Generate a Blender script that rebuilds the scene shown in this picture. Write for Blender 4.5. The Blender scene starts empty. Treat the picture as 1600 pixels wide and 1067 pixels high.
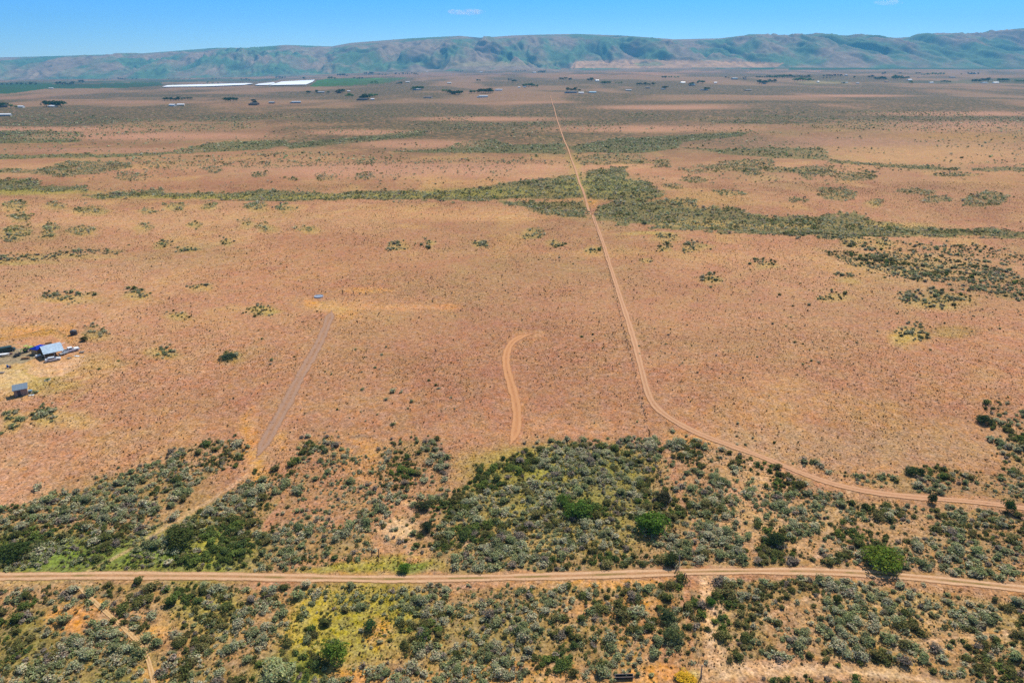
import bpy, math, random
import numpy as np
R = math.radians
S = bpy.context.scene
# ------------------------------------------------------------ camera, sky, sun, exposure
H = 100.0; PITCH = R(22.3); F = 1067.0
cam = bpy.data.cameras.new("camera"); camo = bpy.data.objects.new("camera", cam)
S.collection.objects.link(camo); S.camera = camo
cam.lens = 24; cam.sensor_width = 36; cam.clip_start = 1; cam.clip_end = 80000
camo.location = (0, 0, H); camo.rotation_euler = (R(90) - PITCH, 0, 0)
SUN_EL = 50.0; SUN_AZ = 32.0   # degrees right of the view direction
w = bpy.data.worlds.new("World"); S.world = w; w.use_nodes = True
nt = w.node_tree; bg = nt.nodes['Background']
sky = nt.nodes.new('ShaderNodeTexSky'); sky.sky_type = 'NISHITA'; sky.sun_disc = False
sky.sun_elevation = R(SUN_EL); sky.sun_rotation = R(SUN_AZ)
sky.altitude = 400; sky.air_density = 1.0; sky.dust_density = 0.0; sky.ozone_density = 4.0
tcw = nt.nodes.new('ShaderNodeTexCoord'); sxz = nt.nodes.new('ShaderNodeSeparateXYZ'); nt.links.new(tcw.outputs['Generated'], sxz.inputs[0])
rw = nt.nodes.new('ShaderNodeValToRGB'); nt.links.new(sxz.outputs['Z'], rw.inputs[0])   # clean air: deep blue low in the sky
rw.color_ramp.elements[0].position = 0.0; rw.color_ramp.elements[0].color = (.62, .90, 1.3, 1)
rw.color_ramp.elements[1].position = 0.45; rw.color_ramp.elements[1].color = (1.0, .93, .82, 1)
e_ = rw.color_ramp.elements.new(.09); e_.color = (.13, .58, 1.3, 1)
mw = nt.nodes.new('ShaderNodeMix'); mw.data_type = 'RGBA'; mw.blend_type = 'MULTIPLY'; mw.inputs[0].default_value = 1
nt.links.new(sky.outputs[0], mw.inputs[6]); nt.links.new(rw.outputs[0], mw.inputs[7]); nt.links.new(mw.outputs[2], bg.inputs['Color'])
bg.inputs['Strength'].default_value = 0.11
sun = bpy.data.lights.new("sun", 'SUN'); suno = bpy.data.objects.new("sun", sun)
S.collection.objects.link(suno); sun.energy = 4.6; sun.angle = R(0.5); sun.color = (1, .95, .87)
suno.rotation_euler = (-R(90 - SUN_EL), 0, -R(SUN_AZ)); suno.location = (0, 0, 600)
S.view_settings.view_transform = 'Standard'; S.view_settings.look = 'None'
S.view_settings.exposure = 0.28; S.view_settings.gamma = 1
S.render.engine = 'CYCLES'
cy = S.cycles; cy.max_bounces = 5; cy.diffuse_bounces = 2; cy.glossy_bounces = 2; cy.transparent_max_bounces = 12
cy.volume_bounces = 2; cy.use_denoising = False
cy.volume_step_rate = 4

# ------------------------------------------------------------ numbers: noise, terrain, projection
def _h(ix, iy, s):
    n = (ix.astype(np.int64) * 374761393 + iy.astype(np.int64) * 668265263 + s * 2147483647 * 3 + 12345) & 0xffffffff
    n = ((n ^ (n >> 13)) * 1274126177) & 0xffffffff
    n = n ^ (n >> 16)
    return (n & 0xffffff) / float(0xffffff)
def vn(x, y, s=0):
    x = np.asarray(x, float); y = np.asarray(y, float)
    ix = np.floor(x); iy = np.floor(y); fx = x - ix; fy = y - iy
    fx = fx * fx * (3 - 2 * fx); fy = fy * fy * (3 - 2 * fy)
    a = _h(ix, iy, s); b = _h(ix + 1, iy, s); c = _h(ix, iy + 1, s); d = _h(ix + 1, iy + 1, s)
    return a + (b - a) * fx + (c - a) * fy + (a - b - c + d) * fx * fy
def fbm(x, y, s=0, o=4):
    t = 0; a = .5; n = 0
    for i in range(o):
        t = t + a * vn(x * 2 ** i + 17.3 * i, y * 2 ** i - 9.1 * i, s + i); n += a; a *= .5
    return t / n
def sm(a, b, x):
    t = np.clip((np.asarray(x, float) - a) / (b - a), 0, 1); return t * t * (3 - 2 * t)
cP, sP = math.cos(PITCH), math.sin(PITCH)
def raydir(px, py):
    u = (533.5 - py) / F; r = (px - 800) / F
    return r, cP + u * sP, -sP + u * cP
def flat(px, py):
    r, dy, dz = raydir(px, py); t = -H / dz; return r * t, dy * t
CRX = np.array([-300, 0, 300, 650, 800, 900, 1000, 1200, 1400, 1600, 1900.])
CRY = np.array([298, 308, 314, 317, 324, 337, 349, 366, 373, 375, 378.])
_c = [flat(a, b) for a, b in zip(CRX, CRY)]
CX = np.array([a for a, b in _c]); CY = np.array([b for a, b in _c])
BPX = np.array([-400, 0, 250, 400, 600, 800, 1000, 1300, 1600, 2000.])
BPY = np.array([128, 125, 123, 120, 113, 109.5, 107, 105, 104.5, 104.])
def far_z(px, py, d):
    r, dy, dz = raydir(px, py); return H + dz / dy * d
BASE_D = 8500.
BZ = np.array([far_z(a, b, BASE_D) for a, b in zip(BPX, BPY)])
def pxaz(x, y): return 800 + F * (x / np.maximum(y, 50)) * cP   # approx column of a far point
def pxfar(x, y): return 800 + F * x / (y * cP)
def terrain(x, y):
    x = np.asarray(x, float); y = np.asarray(y, float)
    d = np.hypot(x, y)
    z = (fbm(x / 170, y / 170, 3, 3) - .5) * 5.0 * sm(60, 420, d)
    z = z + (fbm(x / 900, y / 620, 8, 3) - .5) * 34 * sm(600, 2600, d)
    yc = np.interp(x, CX, CY); t = y - yc
    z = z - 4.5 * sm(0, 20, t) * (1 - sm(50, 120, t)) * (1 + .3 * (vn(x / 90, y / 90, 5) - .5))
    z = z - 2.2 * sm(600, 500, d) * sm(230, 170, y + .15 * np.abs(x))      # shallow draw in the foreground
    s = np.clip((y - 700) / (BASE_D - 700), 0, 1.3) ** 1.5
    z = z + s * np.interp(pxfar(x, np.maximum(y, 300)), BPX, BZ)
    return z
def proj(x, y, z):
    zc = y * cP - (z - H) * sP; yc = y * sP + (z - H) * cP
    zc = np.where(zc < 1, 1, zc)
    return 800 + F * x / zc, 533.5 - F * yc / zc
def unp(px, py):
    r, dy, dz = raydir(px, py)
    t = np.geomspace(60, 12000, 5000)
    g = H + dz * t - terrain(r * t, dy * t)
    k = np.where(g < 0)[0]
    if len(k) == 0: k0 = len(t) - 1; tt = 9500
    else:
        k0 = k[0]; tt = t[k0] if k0 == 0 else t[k0 - 1] + (t[k0] - t[k0 - 1]) * g[k0 - 1] / (g[k0 - 1] - g[k0])
    x, y = r * tt, dy * tt
    return np.array([x, y, float(terrain(x, y))])
def inpoly(px, py, P):
    P = np.asarray(P, float); out = np.zeros(px.shape, bool)
    x0, y0 = P.min(0); x1, y1 = P.max(0)
    m = (px >= x0) & (px <= x1) & (py >= y0) & (py <= y1)
    if not m.any(): return out
    X = px[m]; Y = py[m]; c = np.zeros(X.shape, bool); n = len(P)
    for i in range(n):
        ax, ay = P[i]; bx, by = P[(i + 1) % n]
        if ay == by: continue
        k = ((ay > Y) != (by > Y)) & (X < (bx - ax) * (Y - ay) / (by - ay) + ax)
        c ^= k
    out[m] = c; return out
# ------------------------------------------------------------ where the brush grows (drawn on the photo, used on the ground)
E = lambda x0, x1, y0, y1: ('e', (x0 + x1) / 2, (y0 + y1) / 2, (x1 - x0) / 2, (y1 - y0) / 2)
VEG = [ # density, shape
 (.80, [(-400,815),(0,795),(70,772),(110,765),(190,737),(260,716),(300,702),(384,690),(388,712),(300,770),(200,830),(120,892),(-400,897)]),
 (.92, [(-400,900),(-400,850),(0,835),(60,800),(130,800),(190,830),(290,800),(330,790),(250,850),(180,892)]),
 (.85, [(150,893),(240,830),(330,780),(395,735),(425,745),(440,760),(400,830),(370,893)]),
 (.80, [(440,765),(455,730),(470,692),(520,676),(550,700),(520,745),(470,770)]),
 (.62, [(560,745),(575,705),(615,680),(680,680),(692,745),(660,760),(600,765)]),
 (.42, [(440,765),(480,725),(600,700),(690,755),(700,790),(680,870),(600,850),(520,830),(420,835)]),
 (.90, [(350,893),(400,830),(470,810),(560,830),(575,868),(500,878),(470,893)]),
 (.97, [(672,892),(670,850),(690,790),(745,740),(790,712),(850,697),(950,693),(1030,690),(1050,745),(1062,800),(1072,888)]),
 (.78, [(1052,700),(1080,690),(1120,688),(1170,712),(1250,748),(1330,778),(1430,790),(1600,806),(1900,840),(1900,960),(1600,915),(1480,898),(1350,886),(1085,884),(1070,800)]),
 (.60, [(1190,712),(1290,735),(1345,752),(1400,770),(1500,775),(1600,784),(1800,815),(1800,730),(1600,735),(1540,745),(1470,728),(1410,728),(1400,745),(1340,742),(1250,722)]),
 (.55, [(1540,632),(1570,640),(1700,690),(1700,760),(1570,742),(1550,700)]),
 (.86, [(-400,1200),(-400,912),(430,912),(445,960),(430,1010),(470,1067),(470,1200)]),
 (.50, [(430,912),(640,914),(660,960),(660,1067),(470,1200),(430,1010)]),
 (.80, [(630,914),(1060,912),(1078,1200),(640,1200)]),
 (.84, [(1108,905),(1300,903),(1420,915),(1600,940),(1900,970),(1900,1200),(1470,1200),(1440,1040),(1100,1030)]),
 (.7, [(1072,925),(1088,925),(1092,1045),(1075,1035)]),
 (.5, [(1190,1055),(1450,1055),(1460,1100),(1190,1090)]),
 # middle distance bands
 (.95, [(-300,208),(60,204),(135,208),(125,222),(-300,232)]), (.6,[(120,212),(260,203),(260,207),(120,216)]),
 (.98, [(-300,246),(150,241),(162,246),(-300,254)]), (.98,[(150,243),(270,237),(300,229),(350,222),(445,219),(452,227),(400,234),(270,241),(150,248)]),
 (.75, [(-300,262),(60,265),(100,252),(200,253),(205,262),(140,273),(90,277),(40,272),(-300,270)]),
 (.32, [(195,250),(400,238),(520,240),(700,248),(850,246),(850,256),(600,256),(430,262),(220,262)]), E(178,236,270,282),
 (.97, [(-300,283),(55,282),(62,290),(140,289),(142,297),(-300,307)]),
 (.99, [(125,305),(190,300),(260,296),(266,310),(150,311)]),
 (.95, [(262,303),(400,298),(445,299),(520,300),(560,298),(700,297),(800,285),(860,279),(902,271),(912,312),(700,315),(270,312)]),
 (.9, [(445,225),(560,214),(660,204),(668,212),(560,223),(452,233)]), (.6,[(400,237),(520,237),(520,243),(400,243)]),
 (.95, [(610,238),(690,233),(720,222),(775,218),(790,226),(880,225),(886,240),(700,239)]),
 (.97, [(892,228),(960,217),(1040,213),(1165,206),(1168,212),(1070,222),(1060,232),(1000,239),(900,239)]),
 (.8, [(1060,230),(1120,233),(1210,231),(1290,231),(1295,250),(1210,248),(1130,241)]),
 (.85, [(1290,250),(1350,254),(1420,257),(1505,262),(1505,266),(1420,263),(1290,254)]), (.8,[(1520,262),(1700,264),(1700,270),(1520,267)]),
 (.7, [(905,245),(940,242),(1000,240),(1012,254),(960,258),(905,260)]), (.7, [(1015,250),(1040,247),(1040,261),(1016,262)]),
 (.7, [(1140,250),(1210,248),(1210,262),(1160,268),(1100,262)]), (.75,[(1200,262),(1300,259),(1310,273),(1200,269)]), (.7,[(1310,270),(1366,268),(1366,281),(1314,281)]),
 (.6, [(1050,262),(1130,256),(1160,262),(1080,272)]),
 (.98, [(912,268),(985,262),(978,280),(1022,285),(1032,300),(1012,313),(916,312)]),
 (.99, [(930,325),(960,313),(1080,311),(1090,324),(1140,324),(1200,338),(1330,334),(1365,345),(1450,354),(1620,357),(1900,360),(1900,376),(1600,373),(1400,371),(1200,367),(1060,361),(1000,353),(935,345)]),
 (.98, [(780,318),(921,318),(921,341),(860,336)]),
 (.75, [(1290,390),(1400,398),(1500,412),(1620,438),(1800,450),(1800,480),(1600,470),(1500,456),(1380,427),(1310,405)]), (.35,[(1320,375),(1440,385),(1600,395),(1700,410),(1600,425),(1430,400)]),
 (.7, [(-300,408),(0,402),(100,395),(200,391),(202,396),(110,408),(0,416),(-300,424)]),
]
for e in [(0,40,313,330),(65,98,317,326),(108,168,322,333),(215,240,325,332),(250,285,319,327),(313,337,317,327),(392,420,318,330),(435,457,320,330),
 (15,42,335,345),(64,88,347,367),(105,147,355,367),(205,230,352,362),(292,315,347,355),(375,400,346,355),(410,437,352,362),(470,503,353,364),(240,268,376,386),(285,313,382,392),
 (350,362,372,383),(610,640,376,387),(670,682,375,383),(735,757,373,383),(810,835,358,370),(850,872,372,382),(912,932,382,395),(1020,1060,365,378),(1070,1115,382,390),(1000,1020,402,410),
 (1095,1125,430,443),(1180,1215,412,421),(1072,1103,275,287),(1280,1340,293,315),(1400,1460,292,305),(1440,1480,306,318),(1500,1575,300,328),(1230,1260,306,315),(1350,1375,313,322),
 (1320,1350,368,382),(1370,1395,375,385),(400,423,268,278),(455,472,276,282),(500,530,272,282),(560,590,270,280),(1450,1530,270,278),(1280,1335,458,470),(1415,1520,460,478),
 (65,150,461,472),(190,228,458,467),(295,330,446,455),(260,302,489,500),(392,432,477,489),(232,278,549,560),(335,378,545,566),(48,82,643,660),(0,30,645,675),(1030,1050,385,392),(130,170,520,532),(1385,1437,514,545),(1310,1350,434,443),(1160,1190,262,275),(1040,1070,288,296),(1250,1280,270,280),(0,40,352,368),(560,590,248,256),(320,350,262,272),(1110,1165,296,306)]:
    VEG.append((.72, E(*e)))
VEG = [v if isinstance(v, tuple) and isinstance(v[0], float) else (.6, v) for v in VEG]
CLEAR = [ # open ground inside the brush
 E(68,134,945,988), E(440,470,905,1000), [(270,795),(290,780),(300,790),(265,815),(240,822)], E(585,650,815,845), [(700,870),(760,860),(730,875)],
 [(1100,1060),(1100,1035),(1200,1030),(1350,1042),(1450,1052),(1470,1067),(1300,1058)], [(980,1200),(980,1058),(1000,1040),(1060,1035),(1060,1200)],
 E(610,650,845,895), E(725,745,835,855), E(575,600,960,1015), E(880,925,935,960), E(1000,1060,1010,1040),[(1088,898),(1110,898),(1118,1045),(1094,1045)],
 [(560,868),(640,862),(662,893),(480,893)], E(225,262,965,990), E(955,995,1046,1078), E(496,560,985,1048), E(560,602,962,1000), E(1335,1350,850,890)]
CLEAR_W = [((110,905),(140,935),(175,965),(215,1000),(236,1020),(242,1100)), ((385,742),(300,800),(200,860),(130,896)),((1100,1040),(1180,975),(1240,940),(1300,925)),((1300,925),(1380,950),(1420,965)),((1400,1010),(1480,995),(1600,985)),((1330,760),(1290,830),(1270,880))]
def shapein(s, px, py):
    if s[0] == 'e':
        return ((px - s[1]) / s[3]) ** 2 + ((py - s[2]) / s[4]) ** 2 < 1
    return inpoly(px, py, s)
def dline(px, py, L, ky=1.6):
    d = np.full(px.shape, 1e9)
    for (ax, ay), (bx, by) in zip(L[:-1], L[1:]):
        vx, vy = bx - ax, (by - ay) * ky; wx, wy = px - ax, (py - ay) * ky
        t = np.clip((wx * vx + wy * vy) / (vx * vx + vy * vy), 0, 1)
        d = np.minimum(d, np.hypot(wx - t * vx, wy - t * vy))
    return d
ROADS = { # name: (points, width m, z lift, material key)
 'main': ([(-420,905),(-200,903),(0,901),(150,899),(340,900),(480,903),(620,905),(750,903),(880,900),(1000,896),(1090,893),(1200,892),(1300,893),(1400,899),(1500,909),(1600,920),(1750,936),(1950,960)], 3.7),
 'track': ([(860,150),(866,170),(871,190),(879,213),(890,240),(898,262),(906,288),(916,315),(929,345),(944,385),(958,430),(969,465),(981,500),(993,540),(1003,580),(1011,612),(1021,636),(1047,655),(1092,679),(1150,699),(1200,717),(1250,739),(1300,757),(1360,770),(1430,777),(1500,782),(1560,788),(1620,797),(1850,835)], 3.4),
 'gravel': ([(519,484),(511,508),(498,538),(481,568),(463,600),(446,634),(426,670),(407,704),(396,722)], 4.6),
 'curved': ([(842,521),(815,524),(799,534),(791,550),(790,572),(797,596),(805,622),(809,650),(806,680),(793,702)], 3.6),
 'slope': ([(404,712),(388,738),(340,775),(290,806),(230,842)], 1.6),
 'path': ([(108,905),(138,932),(173,963),(213,998),(233,1018),(239,1060),(246,1120)], 1.3),
 'lower': ([(1088,1066),(1150,1055),(1230,1050),(1300,1048),(1380,1054),(1450,1064),(1600,1085)], 2.4)}
def warp(px, py, x, y):
    k = np.clip((py - 96) / 300, .05, 1)
    dx = (fbm(x / 9, y / 9, 21, 3) - .5) * 26 * k + (fbm(x / 50, y / 50, 23, 3) - .5) * 46 * k
    dy = (fbm(x / 9, y / 9, 31, 3) - .5) * 20 * k ** 3.2 + (fbm(x / 50, y / 50, 33, 3) - .5) * 30 * k ** 3.2
    return px + dx, py + dy
def vegmask(px, py, x, y):
    wx, wy = warp(px, py, x, y)
    m = np.zeros(px.shape)
    for d, s in VEG: m = np.where(shapein(s, wx, wy), np.maximum(m, d), m)
    for s in CLEAR: m = np.where(shapein(s, (px + wx) / 2, (py + wy) / 2), m * .12, m)
    for L in CLEAR_W: m = m * (.15 + .85 * sm(2, 7, dline(px, py, L)))
    far = sm(330, 240, py) * .13 * (fbm(x / 70, y / 70, 51, 4) > .52) + .35 * sm(215, 195, py) * (fbm(x / 130, y / 130, 55, 4) > .5)
    return np.maximum(m, far)
def roadmask(px, py):
    m = np.zeros(px.shape)
    for k, (L, wd) in ROADS.items():
        half = wd * .5 / .135 * np.clip((py - 96) / 800, .03, 1.3) + .6
        m = np.maximum(m, sm(1.15, .95, dline(px, py, L, 1.5) / half))
    return m
# ------------------------------------------------------------ materials
def L8(r, g, b, k=1.3):
    f = lambda c: (c / 255 / 12.92 if c <= 10 else ((c / 255 + .055) / 1.055) ** 2.4) / k
    return np.array([f(r), f(g), f(b)])
def mat(name):
    m = bpy.data.materials.new(name); m.use_nodes = True; t = m.node_tree
    b = t.nodes['Principled BSDF']; b.inputs['Roughness'].default_value = .95
    b.inputs['Specular IOR Level'].default_value = .1
    return m, t, b
def N(t, ty, **kw):
    n = t.nodes.new(ty)
    for k, v in kw.items():
        if k.startswith('i_'):
            kk = k[2:].replace('_', ' '); n.inputs[kk].default_value = v
        else: setattr(n, k, v)
    return n
def noise(t, coord, scale, detail=4, rough=.6):
    n = N(t, 'ShaderNodeTexNoise'); n.inputs['Scale'].default_value = scale; n.inputs['Detail'].default_value = detail
    n.inputs['Roughness'].default_value = rough; t.links.new(coord, n.inputs['Vector']); return n.outputs['Fac']
def mrange(t, v, a, b, c, d):
    n = N(t, 'ShaderNodeMapRange'); t.links.new(v, n.inputs[0])
    for i, q in enumerate((a, b, c, d)): n.inputs[i + 1].default_value = q
    return n.outputs[0]
def math_(t, op, a, b=None):
    n = N(t, 'ShaderNodeMath', operation=op)
    for i, q in enumerate((a, b)):
        if q is None: continue
        if isinstance(q, (int, float)): n.inputs[i].default_value = q
        else: t.links.new(q, n.inputs[i])
    return n.outputs[0]
def mix(t, f, a, b, bt='MIX'):
    n = N(t, 'ShaderNodeMix', data_type='RGBA', blend_type=bt)
    for i, q in ((0, f), (6, a), (7, b)):
        if isinstance(q, (int, float)): n.inputs[i].default_value = q
        elif isinstance(q, (tuple, list, np.ndarray)): n.inputs[i].default_value = tuple(q)[:3] + (1,)
        else: t.links.new(q, n.inputs[i])
    return n.outputs[2]
def plain(name, c, rough=.7, metal=0, var=.25, scale=3.0):
    m, t, b = mat(name); g = N(t, 'ShaderNodeNewGeometry')
    o = N(t, 'ShaderNodeTexCoord')
    f = noise(t, o.outputs['Object'], scale, 5)
    v = mrange(t, f, .3, .7, 1 - var, 1 + var)
    h = N(t, 'ShaderNodeHueSaturation'); h.inputs['Color'].default_value = (*c, 1); t.links.new(v, h.inputs['Value'])
    t.links.new(h.outputs[0], b.inputs['Base Color']); b.inputs['Roughness'].default_value = rough; b.inputs['Metallic'].default_value = metal
    b.inputs['Specular IOR Level'].default_value = .4
    return m
def tint_mat(name, trans=.38):
    m, t, b = mat(name)
    a = N(t, 'ShaderNodeAttribute', attribute_name='tint'); oi = N(t, 'ShaderNodeObjectInfo')
    c = mix(t, 1.0, a.outputs['Color'], oi.outputs['Color'], 'MULTIPLY')
    t.links.new(c, b.inputs['Base Color'])
    if trans:
        tr = N(t, 'ShaderNodeBsdfTranslucent'); t.links.new(c, tr.inputs['Color'])
        ms = N(t, 'ShaderNodeMixShader'); ms.inputs[0].default_value = trans
        t.links.new(b.outputs[0], ms.inputs[1]); t.links.new(tr.outputs[0], ms.inputs[2])
        t.links.new(ms.outputs[0], t.nodes['Material Output'].inputs['Surface'])
    return m
M_LEAF = tint_mat('foliage')
def ground_mat():
    m, t, b = mat('dry_steppe'); g = N(t, 'ShaderNodeNewGeometry').outputs['Position']
    a = N(t, 'ShaderNodeAttribute', attribute_name='tint'); vg = N(t, 'ShaderNodeAttribute', attribute_name='veg')
    sp = N(t, 'ShaderNodeSeparateXYZ'); t.links.new(g, sp.inputs[0])
    c = a.outputs['Color']
    fine = mrange(t, noise(t, g, 1.7, 5, .75), .36, .64, .50, 1.5)
    midn = mrange(t, noise(t, g, .45, 6, .85), .36, .64, .74, 1.26)
    big = mrange(t, noise(t, g, .02, 5, .65), .3, .7, .93, 1.07)
    v = math_(t, 'MULTIPLY', math_(t, 'MULTIPLY', fine, midn), big)
    h = N(t, 'ShaderNodeHueSaturation'); t.links.new(c, h.inputs['Color']); t.links.new(v, h.inputs['Value'])
    hue = mrange(t, noise(t, g, .09, 6, .75), .3, .7, .490, .514); t.links.new(hue, h.inputs['Hue'])
    sat = mrange(t, noise(t, g, .5, 4, .7), .3, .7, .85, 1.12); t.links.new(sat, h.inputs['Saturation'])
    c = h.outputs[0]
    # tiny dark stems and straw between the tufts
    vo = N(t, 'ShaderNodeTexVoronoi'); vo.inputs['Scale'].default_value = 1.15; t.links.new(g, vo.inputs['Vector'])
    spot = math_(t, 'MULTIPLY', mrange(t, vo.outputs['Distance'], .16, .3, 1, 0), mrange(t, noise(t, g, .35, 3), .45, .6, 0, .75))
    c = mix(t, spot, c, tuple(L8(95, 75, 50)))
    # far brush: clumps too small to tell apart
    cl = mrange(t, noise(t, g, .12, 7, .85), .40, .50, 0, 1)
    fv = math_(t, 'MULTIPLY', vg.outputs['Fac'], cl)
    c = mix(t, fv, c, tuple(L8(66, 74, 46)))
    t.links.new(c, b.inputs['Base Color'])
    bp = N(t, 'ShaderNodeBump'); bp.inputs['Strength'].default_value = .6; bp.inputs['Distance'].default_value = .25
    t.links.new(noise(t, g, 1.3, 6, .7), bp.inputs['Height']); t.links.new(bp.outputs[0], b.inputs['Normal'])
    return m
def road_mat(name, c1, c2, c3, green=0.0, MED=.5, RAG=2.6):
    m, t, b = mat(name); g = N(t, 'ShaderNodeNewGeometry').outputs['Position']
    a = N(t, 'ShaderNodeAttribute', attribute_name='side').outputs['Fac']      # 0 at the centre line, 1 at the edge
    rut = math_(t, 'SUBTRACT', 1.0, mrange(t, math_(t, 'ABSOLUTE', math_(t, 'SUBTRACT', a, .48)), .12, .34, 0, 1))
    n1 = noise(t, g, .6, 6, .75); n2 = noise(t, g, 3.0, 4, .7)
    c = mix(t, mrange(t, n1, .35, .65, 0, 1), c1, c2)
    c = mix(t, math_(t, 'MULTIPLY', rut, mrange(t, n1, .3, .6, .3, .95)), c, c3)
    if green:
        gm = math_(t, 'MULTIPLY', mrange(t, a, .05, .3, 1, 0), mrange(t, noise(t, g, .12, 4), .45, .58, 0, green))
        c = mix(t, gm, c, tuple(L8(130, 120, 60)))
    v = mrange(t, n2, .3, .7, .82, 1.18)
    h = N(t, 'ShaderNodeHueSaturation'); t.links.new(c, h.inputs['Color']); t.links.new(v, h.inputs['Value'])
    t.links.new(h.outputs[0], b.inputs['Base Color'])
    al = math_(t, 'ADD', mrange(t, a, .62, 1.0, 1, 0), math_(t, 'MULTIPLY', math_(t, 'SUBTRACT', noise(t, g, .7, 7, .8), .5), RAG))
    al = math_(t, 'SUBTRACT', al, math_(t, 'MULTIPLY', mrange(t, a, .0, .22, MED, 0), mrange(t, noise(t, g, .35, 4, .7), .4, .6, 0, 1)))
    al = mrange(t, al, .3, .7, 0, 1); t.links.new(math_(t, 'MINIMUM', al, mrange(t, a, .9, 1, 1, 0)), b.inputs['Alpha'])
    bp = N(t, 'ShaderNodeBump'); bp.inputs['Strength'].default_value = .4; bp.inputs['Distance'].default_value = .1
    t.links.new(n2, bp.inputs['Height']); t.links.new(bp.outputs[0], b.inputs['Normal'])
    return m
# ------------------------------------------------------------ mesh helpers
def tag(o, label=None, cat=None, group=None, kind=None):
    if label: o['label'] = label
    if cat: o['category'] = cat
    if group: o['group'] = group
    if kind: o['kind'] = kind
    return o
def npmesh(name, V, Q, m, tint=None, smooth=False, extra=None):
    me = bpy.data.meshes.new(name); V = np.asarray(V, np.float32); Q = np.asarray(Q, np.int32); k = Q.shape[1]
    me.vertices.add(len(V)); me.vertices.foreach_set('co', V.ravel())
    me.loops.add(Q.size); me.loops.foreach_set('vertex_index', Q.ravel())
    me.polygons.add(len(Q)); me.polygons.foreach_set('loop_start', np.arange(0, Q.size, k, dtype=np.int32))
    me.polygons.foreach_set('loop_total', np.full(len(Q), k, np.int32))
    me.polygons.foreach_set('use_smooth', np.full(len(Q), smooth))
    me.update(calc_edges=True)
    if tint is not None:
        a = me.attributes.new('tint', 'FLOAT_COLOR', 'POINT'); c = np.ones((len(V), 4), np.float32); c[:, :3] = tint
        a.data.foreach_set('color', c.ravel())
    for nm, arr in (extra or {}).items():
        a = me.attributes.new(nm, 'FLOAT', 'POINT'); a.data.foreach_set('value', np.asarray(arr, np.float32))
    if m: me.materials.append(m)
    return me
def link(name, me, parent=None, loc=None):
    o = bpy.data.objects.new(name, me); S.collection.objects.link(o)
    if parent: o.parent = parent
    if loc is not None: o.location = loc
    return o
class MB:
    def __init__(s): s.v = []; s.f = []
    def add(s, v, f):
        n = len(s.v); s.v += [tuple(p) for p in v]; s.f += [tuple(i + n for i in q) for q in f]; return s
    def box(s, x0, x1, y0, y1, z0, z1):
        return s.add([(x, y, z) for z in (z0, z1) for y in (y0, y1) for x in (x0, x1)],
                     [(0,2,3,1),(4,5,7,6),(0,1,5,4),(2,6,7,3),(0,4,6,2),(1,3,7,5)])
    def prism(s, P, y0, y1):     # side profile (x, z) pushed along y
        n = len(P); v = [(a, y0, b) for a, b in P] + [(a, y1, b) for a, b in P]
        return s.add(v, [tuple(range(n)), tuple(range(2 * n - 1, n - 1, -1))] + [(i, i + n, (i + 1) % n + n, (i + 1) % n) for i in range(n)])
    def cyl(s, c, r, h, ax='z', n=14, r2=None):
        r2 = r if r2 is None else r2; v = []
        for rr, q in ((r, 0), (r2, h)):
            for i in range(n):
                a = 2 * math.pi * i / n; p = (rr * math.cos(a), rr * math.sin(a))
                v.append({'z': (c[0] + p[0], c[1] + p[1], c[2] + q), 'y': (c[0] + p[0], c[1] + q, c[2] + p[1]), 'x': (c[0] + q, c[1] + p[0], c[2] + p[1])}[ax])
        return s.add(v, [tuple(range(n)), tuple(range(2 * n - 1, n - 1, -1))] + [(i, (i + 1) % n, (i + 1) % n + n, i + n) for i in range(n)])
    def bar(s, a, b, r, n=6):
        a = np.array(a, float); b = np.array(b, float); d = b - a; d /= np.linalg.norm(d)
        u = np.cross(d, (0, 0, 1) if abs(d[2]) < .9 else (1, 0, 0)); u /= np.linalg.norm(u); w_ = np.cross(d, u)
        v = [tuple(p + r * (math.cos(2 * math.pi * i / n) * u + math.sin(2 * math.pi * i / n) * w_)) for p in (a, b) for i in range(n)]
        return s.add(v, [tuple(range(n)), tuple(range(2 * n - 1, n - 1, -1))] + [(i, (i + 1) % n, (i + 1) % n + n, i + n) for i in range(n)])
    def mesh(s, name, m, smooth=False):
        me = bpy.data.meshes.new(name); me.from_pydata(s.v, [], s.f); me.update()
        if m: me.materials.append(m)
        if smooth: me.polygons.foreach_set('use_smooth', [True] * len(me.polygons))
        return me
    def build(s, name, m, parent=None, loc=None, smooth=False): return link(name, s.mesh(name, m, smooth), parent, loc)
def empty(name, loc, rz=0):
    o = bpy.data.objects.new(name, None); S.collection.objects.link(o); o.location = loc; o.rotation_euler = (0, 0, rz); o.empty_display_size = .3; return o
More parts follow.
